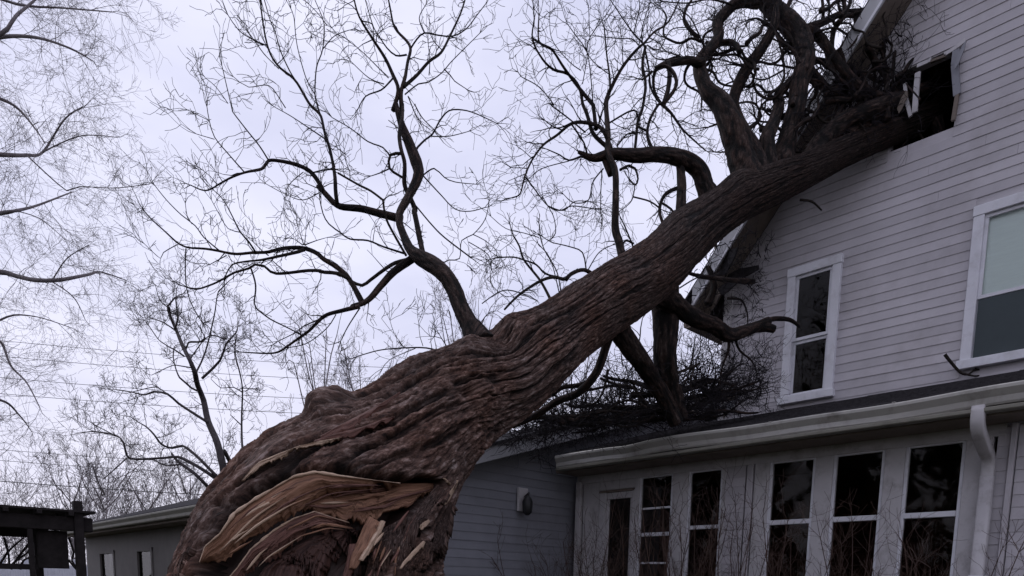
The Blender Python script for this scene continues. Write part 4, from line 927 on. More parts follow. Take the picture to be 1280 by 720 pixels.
# -- horizontal limb reaching left
br([(900, 262), (882, 235)]+t('G', [(1260, 460), (1200, 400), (1100, 355), (950, 335), (850, 345), (740, 335), (640, 335), (540, 360), (440, 318)]), [15, 12, 11, 10, 9, 8, 7, 5, 2], 2.2, 5.95, 5.6, .8)
br(t('G', [(1120, 420), (1130, 560), (1120, 740), (1100, 860)]), 5, 7, 5.85, 5.7, .2)
br(t('G', [(960, 325), (930, 290), (900, 200), (920, 100), (985, -10)])+t('C', [(1000, 690)]), 2.2, 1.6, 5.8, 5.9, .5)
br(t('C', [(1000, 700), (1070, 620), (1100, 560), (1070, 470), (1000, 430), (960, 440), (940, 520), (950, 620), (1000, 700)]), 2.8, 1.5, 5.9, 6.0, .5)
br([(878, 78), (868, 78)]+t('C', [(1200, 400), (1120, 410), (1020, 430), (960, 460)]), 5.5, 3.0, 6.2, 6.0, .5)
br(t('C', [(1040, 420), (1050, 500), (1040, 600), (1010, 700)]), 3.2, 3, 6.05, 5.9, .3)
br(t('C', [(930, 480), (870, 530), (840, 525)]), 1.8, .8, 5.9, 5.9)
br(t('G', [(985, -10), (1060, 60), (1130, 160), (1200, 230), (1290, 310)]), 2.0, .7, 5.9, 6.0)
br(t('G', [(1130, 160), (1080, 300)]), .5, .4, 5.95, 5.9); br(t('G', [(1140, 170), (1190, 350)]), .6, .4, 5.95, 6.0)
br(t('G', [(610, 330), (620, 380), (660, 470)]), 3, 4, 5.65, 5.6, 0)
br(t('G', [(660, 300), (600, 160), (500, 125), (400, 125), (300, 210), (210, 270), (130, 380), (80, 500), (50, 620), (0, 625)]), 2.6, .8, 5.65, 5.4)
br(t('G', [(210, 265), (140, 265)]), .8, .5, 5.5, 5.4); br(t('G', [(390, 130), (300, 160), (220, 110)]), 1.0, .6, 5.6, 5.5)
br(t('G', [(400, 140), (480, 260), (500, 330)]), 1.1, 1.0, 5.6, 5.6)
br(t('G', [(470, 345), (380, 375), (320, 340), (230, 300)]), 1.4, .6, 5.6, 5.5)
br(t('G', [(640, 290), (540, 200), (510, 100), (470, 0)])+t('C', [(470, 700), (450, 580), (370, 490), (280, 470), (220, 420), (150, 310), (130, 260), (150, 120)]), 2.8, .8, 5.65, 5.5, .7)
br(t('G', [(560, 170), (540, 0)])+t('C', [(540, 700), (450, 590), (380, 500), (330, 430), (260, 320), (180, 290), (180, 110)]), 2.6, .8, 5.65, 5.5, .7)
br(t('C', [(130, 250), (180, 285), (260, 320)]), 1.2, 1.0, 5.5, 5.5)
br(t('C', [(460, 470), (380, 410), (270, 270), (250, 130)]), .6, .4, 5.5, 5.4)
br(t('C', [(540, 700), (530, 560), (500, 350), (420, 230), (370, 160)]), .8, .5, 5.6, 5.5)
br(t('C', [(500, 350), (520, 250), (640, 80), (680, 0)]), .7, .4, 5.6, 5.7)
br(t('C', [(470, 560), (500, 400), (520, 300), (510, 50)]), .6, .4, 5.6, 5.6)
br(t('C', [(640, 490), (540, 410), (500, 350)]), .6, .5, 5.8, 5.6)
br(t('G', [(490, 190), (370, 90), (250, 0)])+t('C', [(280, 700), (180, 580), (60, 510), (40, 480)]), 1.0, .5, 5.6, 5.4)
br(t('G', [(610, 430), (540, 520), (510, 640), (420, 660), (370, 630)]), 1.0, .6, 5.6, 5.5)
br(t('G', [(600, 440), (590, 660), (600, 760)]), .7, .5, 5.6, 5.6)
br(t('G', [(90, 490), (130, 540), (240, 680), (320, 710), (400, 680), (550, 700)]), .9, .6, 5.4, 5.5)
br(t('G', [(380, 380), (200, 430), (110, 500)]), .6, .5, 5.5, 5.4)
br(t('G', [(720, 440), (780, 410), (820, 430), (840, 500), (820, 540), (780, 500)]), 1.6, 1.0, 5.65, 5.7)
br(t('G', [(820, 540), (800, 640), (740, 700)]), .8, .5, 5.7, 5.6); br(t('G', [(810, 620), (920, 650), (990, 700)]), 1.0, 1.0, 5.7, 5.75)
br(t('G', [(1120, 555), (1030, 590), (990, 660), (985, 740), (1020, 820)]), 2.4, 2, 5.8, 5.7); br(t('G', [(1000, 660), (1060, 700), (1100, 760)]), 1.4, 1.4, 5.75, 5.75)
br(t('G', [(700, 280), (770, 200), (830, 190)]), 1.0, .8, 5.7, 5.75); br(t('G', [(650, 125), (780, 50), (830, 50), (840, 110)]), 1.1, 1.0, 5.7, 5.8)
br(t('G', [(835, 150), (895, 175)]), 1.4, 1.4, 5.8, 5.8, 0)
# -- big limbs beside the house
br([(935, 240)]+t('H', [(500, 480), (450, 280), (400, 150), (330, 0)])+t('D', [(250, 620), (190, 500), (190, 400), (270, 310), (310, 240), (300, 150), (370, 70), (440, 20), (580, 20)]), [22, 17, 14, 10, 8, 6.5, 6.2, 6.2], 5, 6.1, 6.4, .3)
br([(985, 225)]+t('H', [(740, 380), (790, 150), (830, 0)])+t('D', [(850, 560), (890, 400), (860, 270), (770, 150), (690, 70), (610, 0), (540, -80)]), [20, 15, 10, 10, 11, 13, 13, 10, 8], 6.5, 6.3, 6.5, .5)
br([(955, 225)]+t('H', [(560, 330), (440, 120)])+t('D', [(405, 680), (450, 560), (510, 440), (590, 340), (670, 200), (690, 100), (710, -20)]), 10, 5.0, 6.15, 6.5, .4)
br([(965, 230)]+t('H', [(630, 260), (680, 120), (715, 0)])+t('D', [(700, 640), (790, 540), (850, 470)]), 13, 3.5, 6.2, 6.35, .5)
br(t('D', [(640, 640), (740, 540), (740, 400), (700, 230)]), 1.6, 1.2, 6.3, 6.4)
br(t('D', [(620, 740), (630, 660), (680, 640), (720, 660)]), 1.2, 1.2, 6.3, 6.3)
br(t('D', [(840, 460), (740, 440), (610, 420)]), 1.5, .8, 6.4, 6.4); br(t('D', [(740, 470), (620, 530), (540, 520)]), 1.2, .8, 6.4, 6.3)
br(t('D', [(740, 400), (740, 330), (800, 320), (850, 340)]), 1.8, 1.2, 6.4, 6.4)
br(t('D', [(480, 440), (330, 400), (240, 380)]), 1.0, .5, 6.25, 6.2); br(t('D', [(430, 400), (370, 240)]), .7, .4, 6.25, 6.2); br(t('D', [(560, 340), (500, 180), (480, 60)]), .7, .4, 6.3, 6.3)
br(t('D', [(230, 330), (210, 300), (130, 130), (60, 70)]), 1.2, .6, 6.3, 6.1)
br(t('D', [(400, 30), (250, -5), (100, 20), (-60, 10)]), 1.4, .6, 6.35, 6.1)
br(t('D', [(760, 70), (800, -20)]), 3.2, 2.6, 6.45, 6.5)
br(t('D', [(890, 190), (1000, 150), (1100, 100), (1180, 80), (1290, 75)])+[(1098, 18), (1118, 3), (1125, -10)], 4.2, 2.8, 6.45, 6.6, .5)
br([(1098, 18), (1103, 50), (1108, 75), (1113, 92)], 2.8, 2.6, 6.6, 6.6, .6)
br([(1118, 3), (1150, 5), (1172, 8)], 2, 1.8, 6.6, 6.65); 
br([(1172, -8), (1174, 25), (1176, 65), (1177, 85)], 2.8, 3.2, 6.62, 6.66, .2)
br(t('D', [(1000, 150), (1010, 90), (1000, -20)]), 2.2, 1.5, 6.5, 6.5)
br(t('D', [(1060, 340), (1080, 200), (1150, 100), (1140, -20)]), 3.4, 2.6, 6.5, 6.55)
br(t('D', [(1040, 130), (1050, 60), (1040, -10)]), 1.6, 1.4, 6.5, 6.5)
br(t('D', [(900, 200), (960, 230), (1050, 340), (1130, 450), (1200, 540)])+[(1072, 107), (1100, 122), (1135, 140)], 6.0, 5.0, 6.45, 6.6, .4)
br(t('D', [(890, 430), (960, 520), (1040, 600), (1140, 640)])+[(1080, 122), (1110, 150)], 6.0, 4.5, 6.45, 6.6, .3)
br([(1010, 205), (1028, 175), (1055, 153), (1085, 140), (1118, 126), (1160, 110)], 15, 8, 6.4, 6.62, .3)
br([(1113, 92), (1116, 78), (1124, 72), (1132, 76), (1138, 86), (1150, 92), (1172, 90)], 2.4, 3.4, 6.6, 6.66, .3)
br([(1135, 90), (1128, 100), (1110, 110), (1095, 120)], 3.6, 3, 6.62, 6.6, .5)
br([(1085, 95), (1100, 103), (1118, 100)], 2.0, 1.6, 6.6, 6.6, .5); br([(1060, 80), (1075, 92), (1090, 95)], 2.5, 2.0, 6.55, 6.6, .5)
br([(1104, 60), (1090, 40), (1110, 20)], 1.2, .8, 6.6, 6.6, .6); br([(1120, 48), (1140, 36), (1160, 40)], .9, .6, 6.62, 6.65, .6)
br([(1208, 52), (1212, 30), (1226, 8), (1236, -8)], 1.2, .9, 6.62, 6.6, .4); br([(1212, 48), (1230, 40), (1235, 25)], 1.4, .6, 6.6, 6.6, .4); br([(1230, 40), (1240, 52)], 1.0, .6, 6.6, 6.6, .2)
br([(1000, 250), (1015, 252), (1027, 263)], 1.6, 1.0, 6.35, 6.4, 0)
br([(1150, 168), (1156, 180), (1156, 205)], 1.6, .5, 6.68, 6.7, .3); br([(1140, 165), (1135, 175), (1128, 182)], 2.4, .8, 6.66, 6.66, .3); br([(1170, 150), (1176, 170), (1170, 178)], 9, 4, 6.68, 6.68, 0)
random.seed(31)
for a, b_, c, d in ((1045, 150, 1110, 95), (1060, 165, 1130, 130), (1030, 120, 1100, 75), (1070, 140, 1150, 118), (1085, 60, 1130, 130), (1050, 100, 1120, 160), (1090, 150, 1150, 80), (1020, 190, 1070, 110)):
    br([(a, b_), ((a*2+c)/3+random.uniform(-8, 8), (b_*2+d)/3+random.uniform(-8, 8)), ((a+2*c)/3+random.uniform(-8, 8), (b_+2*d)/3+random.uniform(-8, 8)), (c, d)], random.uniform(2.5, 4.5), random.uniform(1, 2.5), 6.45, 6.62, .6)
for i_, (x, y, an, n_, ra) in enumerate([(1010, 190, -1.0, 8, 6), (1035, 178, -.9, 7, 4.5), (1062, 168, -1.2, 7, 5), (1085, 160, -.75, 6, 3.5), (1000, 70, .55, 8, 4.5), (1020, 40, .8, 8, 4), (1110, 150, -1.7, 7, 4), (1048, 60, 1.0, 7, 3.5), (1128, 140, -2.2, 7, 3), (1070, 20, .9, 8, 3), (1095, 118, -.2, 5, 4), (1030, 128, .1, 7, 4.5)]):
    q_ = [(x, y)]      # broken limbs sweeping over the roof edge and beside the hole
    for k_ in range(n_):
        an += random.uniform(-.38, .38); x += math.cos(an)*random.uniform(12, 18); y += math.sin(an)*random.uniform(12, 17); q_.append((min(x, 1168), y))
    br(q_, ra, random.uniform(1, 1.8), 6.42+.02*(i_ % 5), 6.62, .5)
rk = random.Random(41)
SEEDS_ = [(990, 120), (1000, 60), (975, 30), (940, 170), (905, 110), (1005, 95), (960, 140), (880, 60), (1040, 20), (1070, 15), (1030, 90), (1060, 120), (1100, 60), (1115, 100), (1098, 20), (925, 60), (950, 90), (985, 180), (1010, 150)]
for i_ in range(64):     # crooked thinner branches filling the crown over the roof edge
    x, y = rk.choice(SEEDS_); x += rk.gauss(0, 6); y += rk.gauss(0, 6); an = rk.uniform(0, 6.283); q_ = [(x, y)]
    for k_ in range(rk.randint(4, 7)):
        an += rk.choice((-1, 1))*rk.uniform(.25, .95); st = rk.uniform(9, 17); x += math.cos(an)*st; y += math.sin(an)*st; q_.append((min(x, 1165), min(y, 190)))
    br(q_, rk.uniform(1.4, 3.2), rk.uniform(.6, 1.0), rk.uniform(6.2, 6.5), rk.uniform(6.35, 6.6), .9)
for i_ in range(34):      # heap of crossing broken limbs on the low roof
    x, y = random.uniform(700, 900), 0; y = 535-(x-700)*.10+random.uniform(-45, 5)*(0.4 if x < 780 else 1); an = random.uniform(-.9, .5)+(math.pi if random.random() < .5 else 0); q_ = [(x, y)]
    for k_ in range(5):
        an += random.uniform(-.6, .6); x += math.cos(an)*random.uniform(10, 20); y += math.sin(an)*random.uniform(5, 11); q_.append((min(x, 950), min(y, 543-(x-700)*.11)))
    z_ = 6.0+(q_[0][0]-700)/200*.7
    br(q_, random.uniform(1.6, 4.5), random.uniform(.8, 1.6), z_, z_+random.uniform(-.1, .3), .8)
# -- limbs under the trunk
br([(830, 335), (832, 370), (834, 410), (832, 440), (836, 480), (848, 525)], 18, 12, 5.7, 6.2, .6)
br([(765, 390), (775, 415), (800, 450), (826, 490), (846, 528)], 14, 10, 5.3, 6.1, .6)
br([(815, 365)]+t('L', [(300, 240), (450, 350), (600, 410), (700, 475), (800, 450), (900, 410), (960, 385)]), 14, 6, 5.6, 6.5, .5)
br(t('L', [(900, 410), (980, 370), (1080, 368), (1130, 385), (1170, 420)]), 4, 1.8, 6.5, 6.7, 0)
br(t('L', [(880, 420), (950, 420), (1000, 435)]), 6, 4.6, 6.45, 6.5, 0)
br(t('L', [(740, 490), (770, 580), (850, 640), (885, 720)]), 2, .8, 6.45, 6.6); br(t('L', [(690, 470), (700, 560), (650, 700), (640, 830)]), 2, 1, 6.4, 6.5)
br(t('L', [(400, 50), (500, 80), (650, 100), (860, 120)]), 1.8, 3.2, 5.9, 6.9, .5); br(t('L', [(370, 160), (450, 110), (500, 85)]), .9, .9, 5.9, 6.0, .3)
br(t('L', [(690, 230), (780, 240), (820, 320), (825, 390)]), 1.6, .8, 6.8, 6.9, .3); br(t('L', [(560, 270), (600, 150), (560, 20)]), 5, 3, 6.6, 6.6, .5)
br([(770, 402), (762, 420)]+t('N', [(620, 190), (560, 350), (450, 480), (300, 545), (150, 640), (0, 705)]), 6.5, 4.0, 5.3, 5.7, .8)
br(t('N', [(480, 430), (420, 440), (330, 450), (270, 500)]), 3.4, 2.5, 5.5, 5.5, .5)
br(t('N', [(590, 390), (700, 430), (800, 450), (900, 560)]), 1.7, 1.0, 5.5, 5.9); br(t('N', [(640, 330), (610, 470), (560, 550), (500, 570)]), 2.0, 1.0, 5.5, 5.7)
br(t('N', [(730, 400), (790, 410), (830, 470), (860, 580)]), 1.6, 1.0, 5.8, 6.0); br(t('N', [(720, 420), (710, 540), (600, 640)]), 1.4, .8, 5.8, 5.9)
br(t('N', [(1060, 370), (1160, 330), (1250, 290)]), 1.9, 1.5, 6.0, 6.2); br(t('N', [(1220, 300), (1190, 430), (1240, 560)]), 1.3, .9, 6.2, 6.2)
br([(836, 495), (870, 485), (905, 470), (925, 455)], 2.5, 1.0, 6.3, 6.7); br([(845, 520), (880, 500), (900, 498), (935, 490)], 2.2, 1.0, 6.4, 6.9)
br([(842, 508), (815, 512), (790, 500), (770, 505), (740, 520)], 2.2, .9, 6.1, 6.3); br([(842, 500), (860, 470), (868, 430)], 1.6, .8, 6.2, 6.4); br([(850, 520), (900, 520), (930, 500)], 2.0, 1.0, 6.6, 7.0)
# -- twig resting by the wide window
MBt = None

TW_V, TW_F = [], []
def add_tw(V, F, pts, rad, k=3):
    v, f = tube(pts, rad, k, len(V)); V.extend(v); F.extend(f[:-2])
def grow(V, F, p, d, L_, r, level, rmin, up=0.25, wig=0.35, kids=4, rn=random):
    n = max(3, int(5*min(1, L_/0.2))); step = L_/n
    pts = [p.copy()]; dirs = [d.copy()]
    d = d.normalized()
    for i in range(n):
        d = (d + Vector((rn.gauss(0, wig), rn.gauss(0, wig), rn.gauss(0, wig)+up*.35))*0.55).normalized()
        p = p + d*step; pts.append(p.copy()); dirs.append(d.copy())
    rad = [max(rmin, r*(1-.7*i/n)) for i in range(n+1)]
    add_tw(V, F, pts, rad, 3)
    if level > 0:
        nk = max(1, int(kids*rn.uniform(.6, 1.3)))
        for _ in range(nk):
            i = rn.randint(1, n); a = dirs[i]; o_ = a.orthogonal().normalized(); o_.rotate(Matrix.Rotation(rn.uniform(0, 6.283), 3, a))
            ang = rn.uniform(.45, 1.15); nd = a*math.cos(ang)+o_*math.sin(ang)
            grow(V, F, pts[i], nd, L_*rn.uniform(.4, .75), rad[i]*.75, level-1, rmin, up, wig, kids, rn)
rn = random.Random(5)
for (pts, r0, r1, z0, z1, tw) in FALL:
    n = len(pts); cum = [0]
    for i in range(1, n): cum.append(cum[-1]+math.dist(pts[i], pts[i-1]))
    P3 = []; R3 = []
    ph = rn.uniform(0, 6)
    for i, (x, y) in enumerate(pts):
        u = cum[i]/cum[-1]; Z = z0+(z1-z0)*u + 0.10*math.sin(u*5+ph)*(u*(1-u)*4)*min(1, cum[-1]/200)
        P3.append(P(x, y, Z)); R3.append((np.interp(u, np.linspace(0, 1, len(r0)), r0) if isinstance(r0, list) else r0+(r1-r0)*u**.8)*Z/FPX)
    rmax = max(R3)
    sp, sr = smooth_line(P3, R3, 0.02 if rmax > .02 else 0.03)
    if rmax > .014:   # ridged limb surface
        base = np.array([tuple(q) for q in rep_smooth([tuple(q) for q in sp], 2)]); sp = [Vector(q) for q in base]; fr2 = frames(sp)
        kk = 40 if rmax > .05 else 22
        ss = np.concatenate([[0], np.cumsum(np.linalg.norm(np.diff(base, axis=0), axis=1))])[:, None]+np.zeros((1, kk)); tt = np.arange(kk)[None]/kk+np.zeros((len(sp), 1))
        sd2 = int(abs(pts[0][0])*7+abs(pts[0][1])); tw_ = np.mod(tt+ss*.25, 1)
        cell = 12 if rmax > .05 else 7
        rg_ = fbm(ss*5, tw_*cell, sd2, cell, 3); lm = fbm(ss*3.2, tw_*3, sd2+5, 3, 2); fi = fbm(ss*26, tw_*cell*3, sd2+9, cell*3, 2)
        hh = np.clip(.75*sstep(np.abs(2*rg_-1), 0, .35)+.5*(fi-.2), 0, 1)
        srn = np.array(sr)[:, None]; rad2 = srn*(1+.40*(lm-.5)+.15*(hh-.7))
        a_ = np.array([tuple(q[1]) for q in fr2])[:, None]; b2_ = np.array([tuple(q[2]) for q in fr2])[:, None]; an_ = (tt*2*math.pi)[..., None]
        V_ = base[:, None]+(a_*np.cos(an_)+b2_*np.sin(an_))*rad2[..., None]
        n_ = len(sp); id_ = np.arange(n_*kk).reshape(n_, kk)
        q4 = np.stack([id_[:-1], np.roll(id_, -1, 1)[:-1], np.roll(id_, -1, 1)[1:], id_[1:]], -1).reshape(-1, 4)
        F_ = [tuple(int(x) for x in f_) for f_ in q4]+[tuple(range(kk))[::-1], tuple(range((n_-1)*kk, n_*kk))]
        mesh_np('branch', V_.reshape(-1, 3), F_, M_LIMBBARK, tree, True, {'bark_height': hh, 'shade_tone': np.ones_like(hh)}, np.stack([ss, tt*srn*6.28, 0*ss], -1).reshape(-1, 3))
        kk = 0
    elif rmax > .02:    # knobbly limbs
        for i in range(1, len(sp)-1):
            sp[i] = sp[i]+Vector((rn.gauss(0, 1), rn.gauss(0, 1), rn.gauss(0, 1)))*sr[i]*.05; sr[i] *= rn.uniform(.93, 1.08)
    if rmax <= .014:
        kk = 9 if rmax > .010 else 5
        v, f = tube(sp, sr, kk)
        mesh_np('branch', v, f, M_LIMB if rmax > .009 else M_TWIG, tree, True)
    if tw <= 0: continue
    length = sum((sp[i+1]-sp[i]).length for i in range(len(sp)-1))
    cnt = int(length*(11 if z0 > 5.3 else 7)*tw)+ (1 if tw >= .5 else 0)
    for _ in range(cnt):
        i = rn.randint(int(len(sp)*.12), len(sp)-1)
        if sr[i] > .035 and rn.random() < .5: continue
        a = (sp[min(i+1, len(sp)-1)]-sp[max(i-1, 0)]).normalized(); o_ = a.orthogonal().normalized(); o_.rotate(Matrix.Rotation(rn.uniform(0, 6.283), 3, a))
        ang = rn.uniform(.5, 1.3); nd = a*math.cos(ang)+o_*math.sin(ang)
        L0 = rn.uniform(.07, .26)
        grow(TW_V, TW_F, sp[i], nd, L0*(1.25 if z0 > 5.3 else 1), min(sr[i]*.55, .0058 if z0 > 5.3 else .0042), 2 if L0 > .15 else 1, .0015, .25, .52, 3, rn)
    # tip spray
    a = (sp[-1]-sp[-2]).normalized()
    for _ in range(3 if r1 < 1.2 else 1): grow(TW_V, TW_F, sp[-1], a, rn.uniform(.1, .25), min(sr[-1], .0032), 1, .0014, .25, .5, 3, rn)
# debris mat of twigs lying on the porch roof and under the limbs
for _ in range(620):
    x = rn.uniform(640, 960); ylo = 553-(x-640)*.17; y = ylo-abs(rn.gauss(0, 1))*(9 if x < 800 else 24)
    Z = 5.9+(x-640)/320*.9+rn.gauss(0, .25)
    d = Vector((rn.gauss(0, 1), rn.gauss(0, 1), rn.gauss(0, .5))).normalized()
    grow(TW_V, TW_F, P(x, y, Z), d, rn.uniform(.1, .3), rn.uniform(.002, .006), 1, .0012, .1, .4, 3, rn)
for _ in range(230):      # taller tangle between the leaning limbs and the house corner
    u_ = rn.random(); x = rn.uniform(775, 905) if u_ < .6 else rn.uniform(640, 780)
    y = (545-(x-640)*.13)-abs(rn.gauss(0, 1))*(28 if x > 775 else 15)
    d = Vector((rn.gauss(0, .6), rn.gauss(0, .6), rn.gauss(.5, .6))).normalized()
    grow(TW_V, TW_F, P(x, y, 6.2+(x-640)/300*.7+rn.gauss(0, .2)), d, rn.uniform(.2, .5), rn.uniform(.003, .009), 2, .002, .1, .6, 3, rn)
for _ in range(120):      # thin twigs hanging over the wall beside the corner
    d = Vector((rn.gauss(0, .4), rn.gauss(0, 1), rn.gauss(0, 1))).normalized()
    grow(TW_V, TW_F, P(rn.uniform(900, 972), rn.uniform(425, 515), 7.1+rn.gauss(0, .15)), d, rn.uniform(.1, .3), rn.uniform(.0015, .004), 1, .0014, .0, .5, 3, rn)
for _ in range(160):
    x = rn.uniform(870, 960); y = rn.uniform(290, 400)
    d = Vector((rn.gauss(0, 1), rn.gauss(0, 1), rn.gauss(0, 1))).normalized()
    grow(TW_V, TW_F, P(x, y, 6.8+rn.gauss(0, .12)), d, rn.uniform(.06, .2), rn.uniform(.002, .006), 1, .0012, .0, .4, 3, rn)
for _ in range(60):
    x = rn.uniform(1000, 1160); y = 150-(x-1000)*.35+rn.gauss(0, 30)
    d = Vector((rn.gauss(0, 1), rn.gauss(0, 1), rn.gauss(0, 1))).normalized()
    grow(TW_V, TW_F, P(x, y, 6.5+rn.gauss(0, .1)), d, rn.uniform(.08, .30), rn.uniform(.003, .008), 1, .0012, .0, .4, 3, rn)
o = mesh_np('twigs', TW_V, np.array(TW_F), M_TWIG, tree); o['kind'] = 'stuff'
# cut-end disc of a snapped stub in the loop beside the hole
c0 = P(1124, 82, 6.58); MB().tube([c0, c0+ray(1124, 82).normalized()*.12], [.055, .06], 14).build('snapped_stub', M_WOOD, tree)

# twig at the foot of the wide window
lt = empty('loose_branch', P(1200, 463, 6.3), 'thin dark broken branch lying at the foot of the wide upstairs window', 'branch')
v, f = [], []
for pl, r0, r1 in (([(1181, 443), (1188, 452), (1200, 465), (1210, 468), (1220, 462), (1240, 464), (1262, 452)], 2.0, .8), ([(1205, 467), (1220, 470), (1240, 466)], 1.4, .6), ([(1218, 463), (1222, 455), (1221, 446)], 1.0, .6), ([(1243, 462), (1258, 448), (1268, 446)], .9, .5)):
    sp, sr = smooth_line([P(x, y, 6.28) for x, y in pl], [(r0+(r1-r0)*i/(len(pl)-1))*6.28/FPX for i in range(len(pl))], .02)
    a, b_ = tube(sp, sr, 6, len(v)); v += a; f += b_
mesh_np('stem', v, f, M_LIMB, lt, True)

# ------------------------------------------------------------------ standing trees
def traced_tree(name, lines, Z, label, group, mb, trunkline=None, dens=6, lvl=3, L0=(.4, 1.2), rmin=.003, seed=1, up=.4, wig=.3, kids=4, basept=None, dz=.08):
    rnd = random.Random(seed)
    root = empty(name, basept or P(lines[0][0][0][0], 730, Z), label, 'tree', group)
    root.location.z = 0; root.matrix_world = Matrix.Translation(root.location)
    V, F = [], []
    for (pts, r0, r1) in lines:
        n = len(pts); ph = rnd.uniform(0, 6); zz = Z*(1+rnd.uniform(-dz, dz)*0.5)
        Zs = [Z*(1+dz*math.sin(ph+i*1.1)*(i/(n-1))) for i in range(n)]
        P3 = [P(x, y, zz_) for (x, y), zz_ in zip(pts, Zs)]; R3 = [(r0+(r1-r0)*i/(n-1))*Z/FPX for i in range(n)]
        sp, sr = smooth_line(P3, R3, Z*.012)
        v, f = tube(sp, sr, 6 if r0 > 2 else 4)
        big = r0 > 3 or (r0 == 1.5 and len(pts) == 3)
        mesh_np('trunk' if big else 'branch', v, f, mb, root, True)
        length = sum((sp[i+1]-sp[i]).length for i in range(len(sp)-1))
        for _ in range(int(length*dens)):
            i = rnd.randint(int(len(sp)*.15), len(sp)-1)
            a = (sp[min(i+1, len(sp)-1)]-sp[max(i-1, 0)]).normalized(); o_ = a.orthogonal().normalized(); o_.rotate(Matrix.Rotation(rnd.uniform(0, 6.283), 3, a))
            ang = rnd.uniform(.4, 1.1); nd = a*math.cos(ang)+o_*math.sin(ang)
            grow(V, F, sp[i], nd, rnd.uniform(*L0), min(sr[i]*.6, rmin*3), lvl, rmin, up, wig, kids, rnd)
        grow(V, F, sp[-1], (sp[-1]-sp[-2]).normalized(), rnd.uniform(*L0), min(sr[-1], rmin*3), lvl, rmin, up, wig, kids, rnd)
    o = mesh_np('crown_twigs', V, np.array(F), mb, root); o['kind'] = 'stuff'
    return root
q3 = X3
left_lines = [
    ([(-190, 760), (-185, 600), (-170, 450), (-150, 300), (-120, 150), (-110, 0), (-120, -150)], 26, 10),
    ([(-165, 400), (-100, 360), (-40, 345)]+q3(0, 240, [(0, 300), (60, 315), (130, 330), (220, 330), (330, 310), (380, 300), (470, 330)]), 5, .6),
    (q3(0, 240, [(170, 330), (210, 345), (280, 400), (320, 480)]), .9, .4), (q3(0, 240, [(200, 325), (250, 250), (330, 200)]), .8, .4),
    ([(-150, 300), (-80, 280), (-30, 272)]+q3(0, 240, [(0, 80), (60, 70), (140, 50), (270, 0)]), 4, .7),
    (q3(0, 240, [(60, 70), (150, 100), (230, 165)]), .9, .4), ([(-120, 180), (-50, 190)]+q3(0, 0, [(0, 580), (100, 582), (160, 570), (240, 450), (310, 400)]), 3.5, .5),
    (q3(0, 0, [(160, 570), (300, 510), (440, 515)]), .8, .4), (q3(0, 0, [(100, 582), (250, 715), (300, 700), (430, 705), (560, 690)]), .9, .4),
    ([(-115, 80), (-40, 60)]+q3(0, 0, [(0, 140), (130, 140), (260, 180), (350, 230)]), 3.5, .5), ([(-60, 60)]+q3(0, 0, [(0, 130), (60, 60), (130, 0), (180, -60)]), 3, .8),
    ([(-112, 110), (-50, 110)]+q3(0, 0, [(0, 370), (70, 410), (130, 480), (170, 540)]), 3, .5), ([(-40, -20), (20, 5), (80, 10), (140, 15)], 2, .5),
    ([(-170, 440), (-80, 450), (-20, 440)]+q3(0, 240, [(0, 560), (40, 650), (100, 715)])+[(50, 510)], 3, .5), ([(-60, 445), (0, 400), (40, 395), (90, 410)], 1.5, .5),
    ([(-175, 480), (-60, 500), (0, 500), (25, 520), (40, 540)], 2.5, .5), ([(-110, 20), (-20, -10), (60, -30), (130, -20)], 3, .6)]
traced_tree('bare_tree', left_lines, 10.0, 'large bare grey tree reaching in from the left edge with fine drooping twigs', 'bare trees behind the houses', M_FARTWIG, dens=3.2, lvl=3, L0=(.35, .95), rmin=.0014, seed=3, up=-.12, wig=.28, kids=4, basept=P(-190, 740, 10), dz=.12)
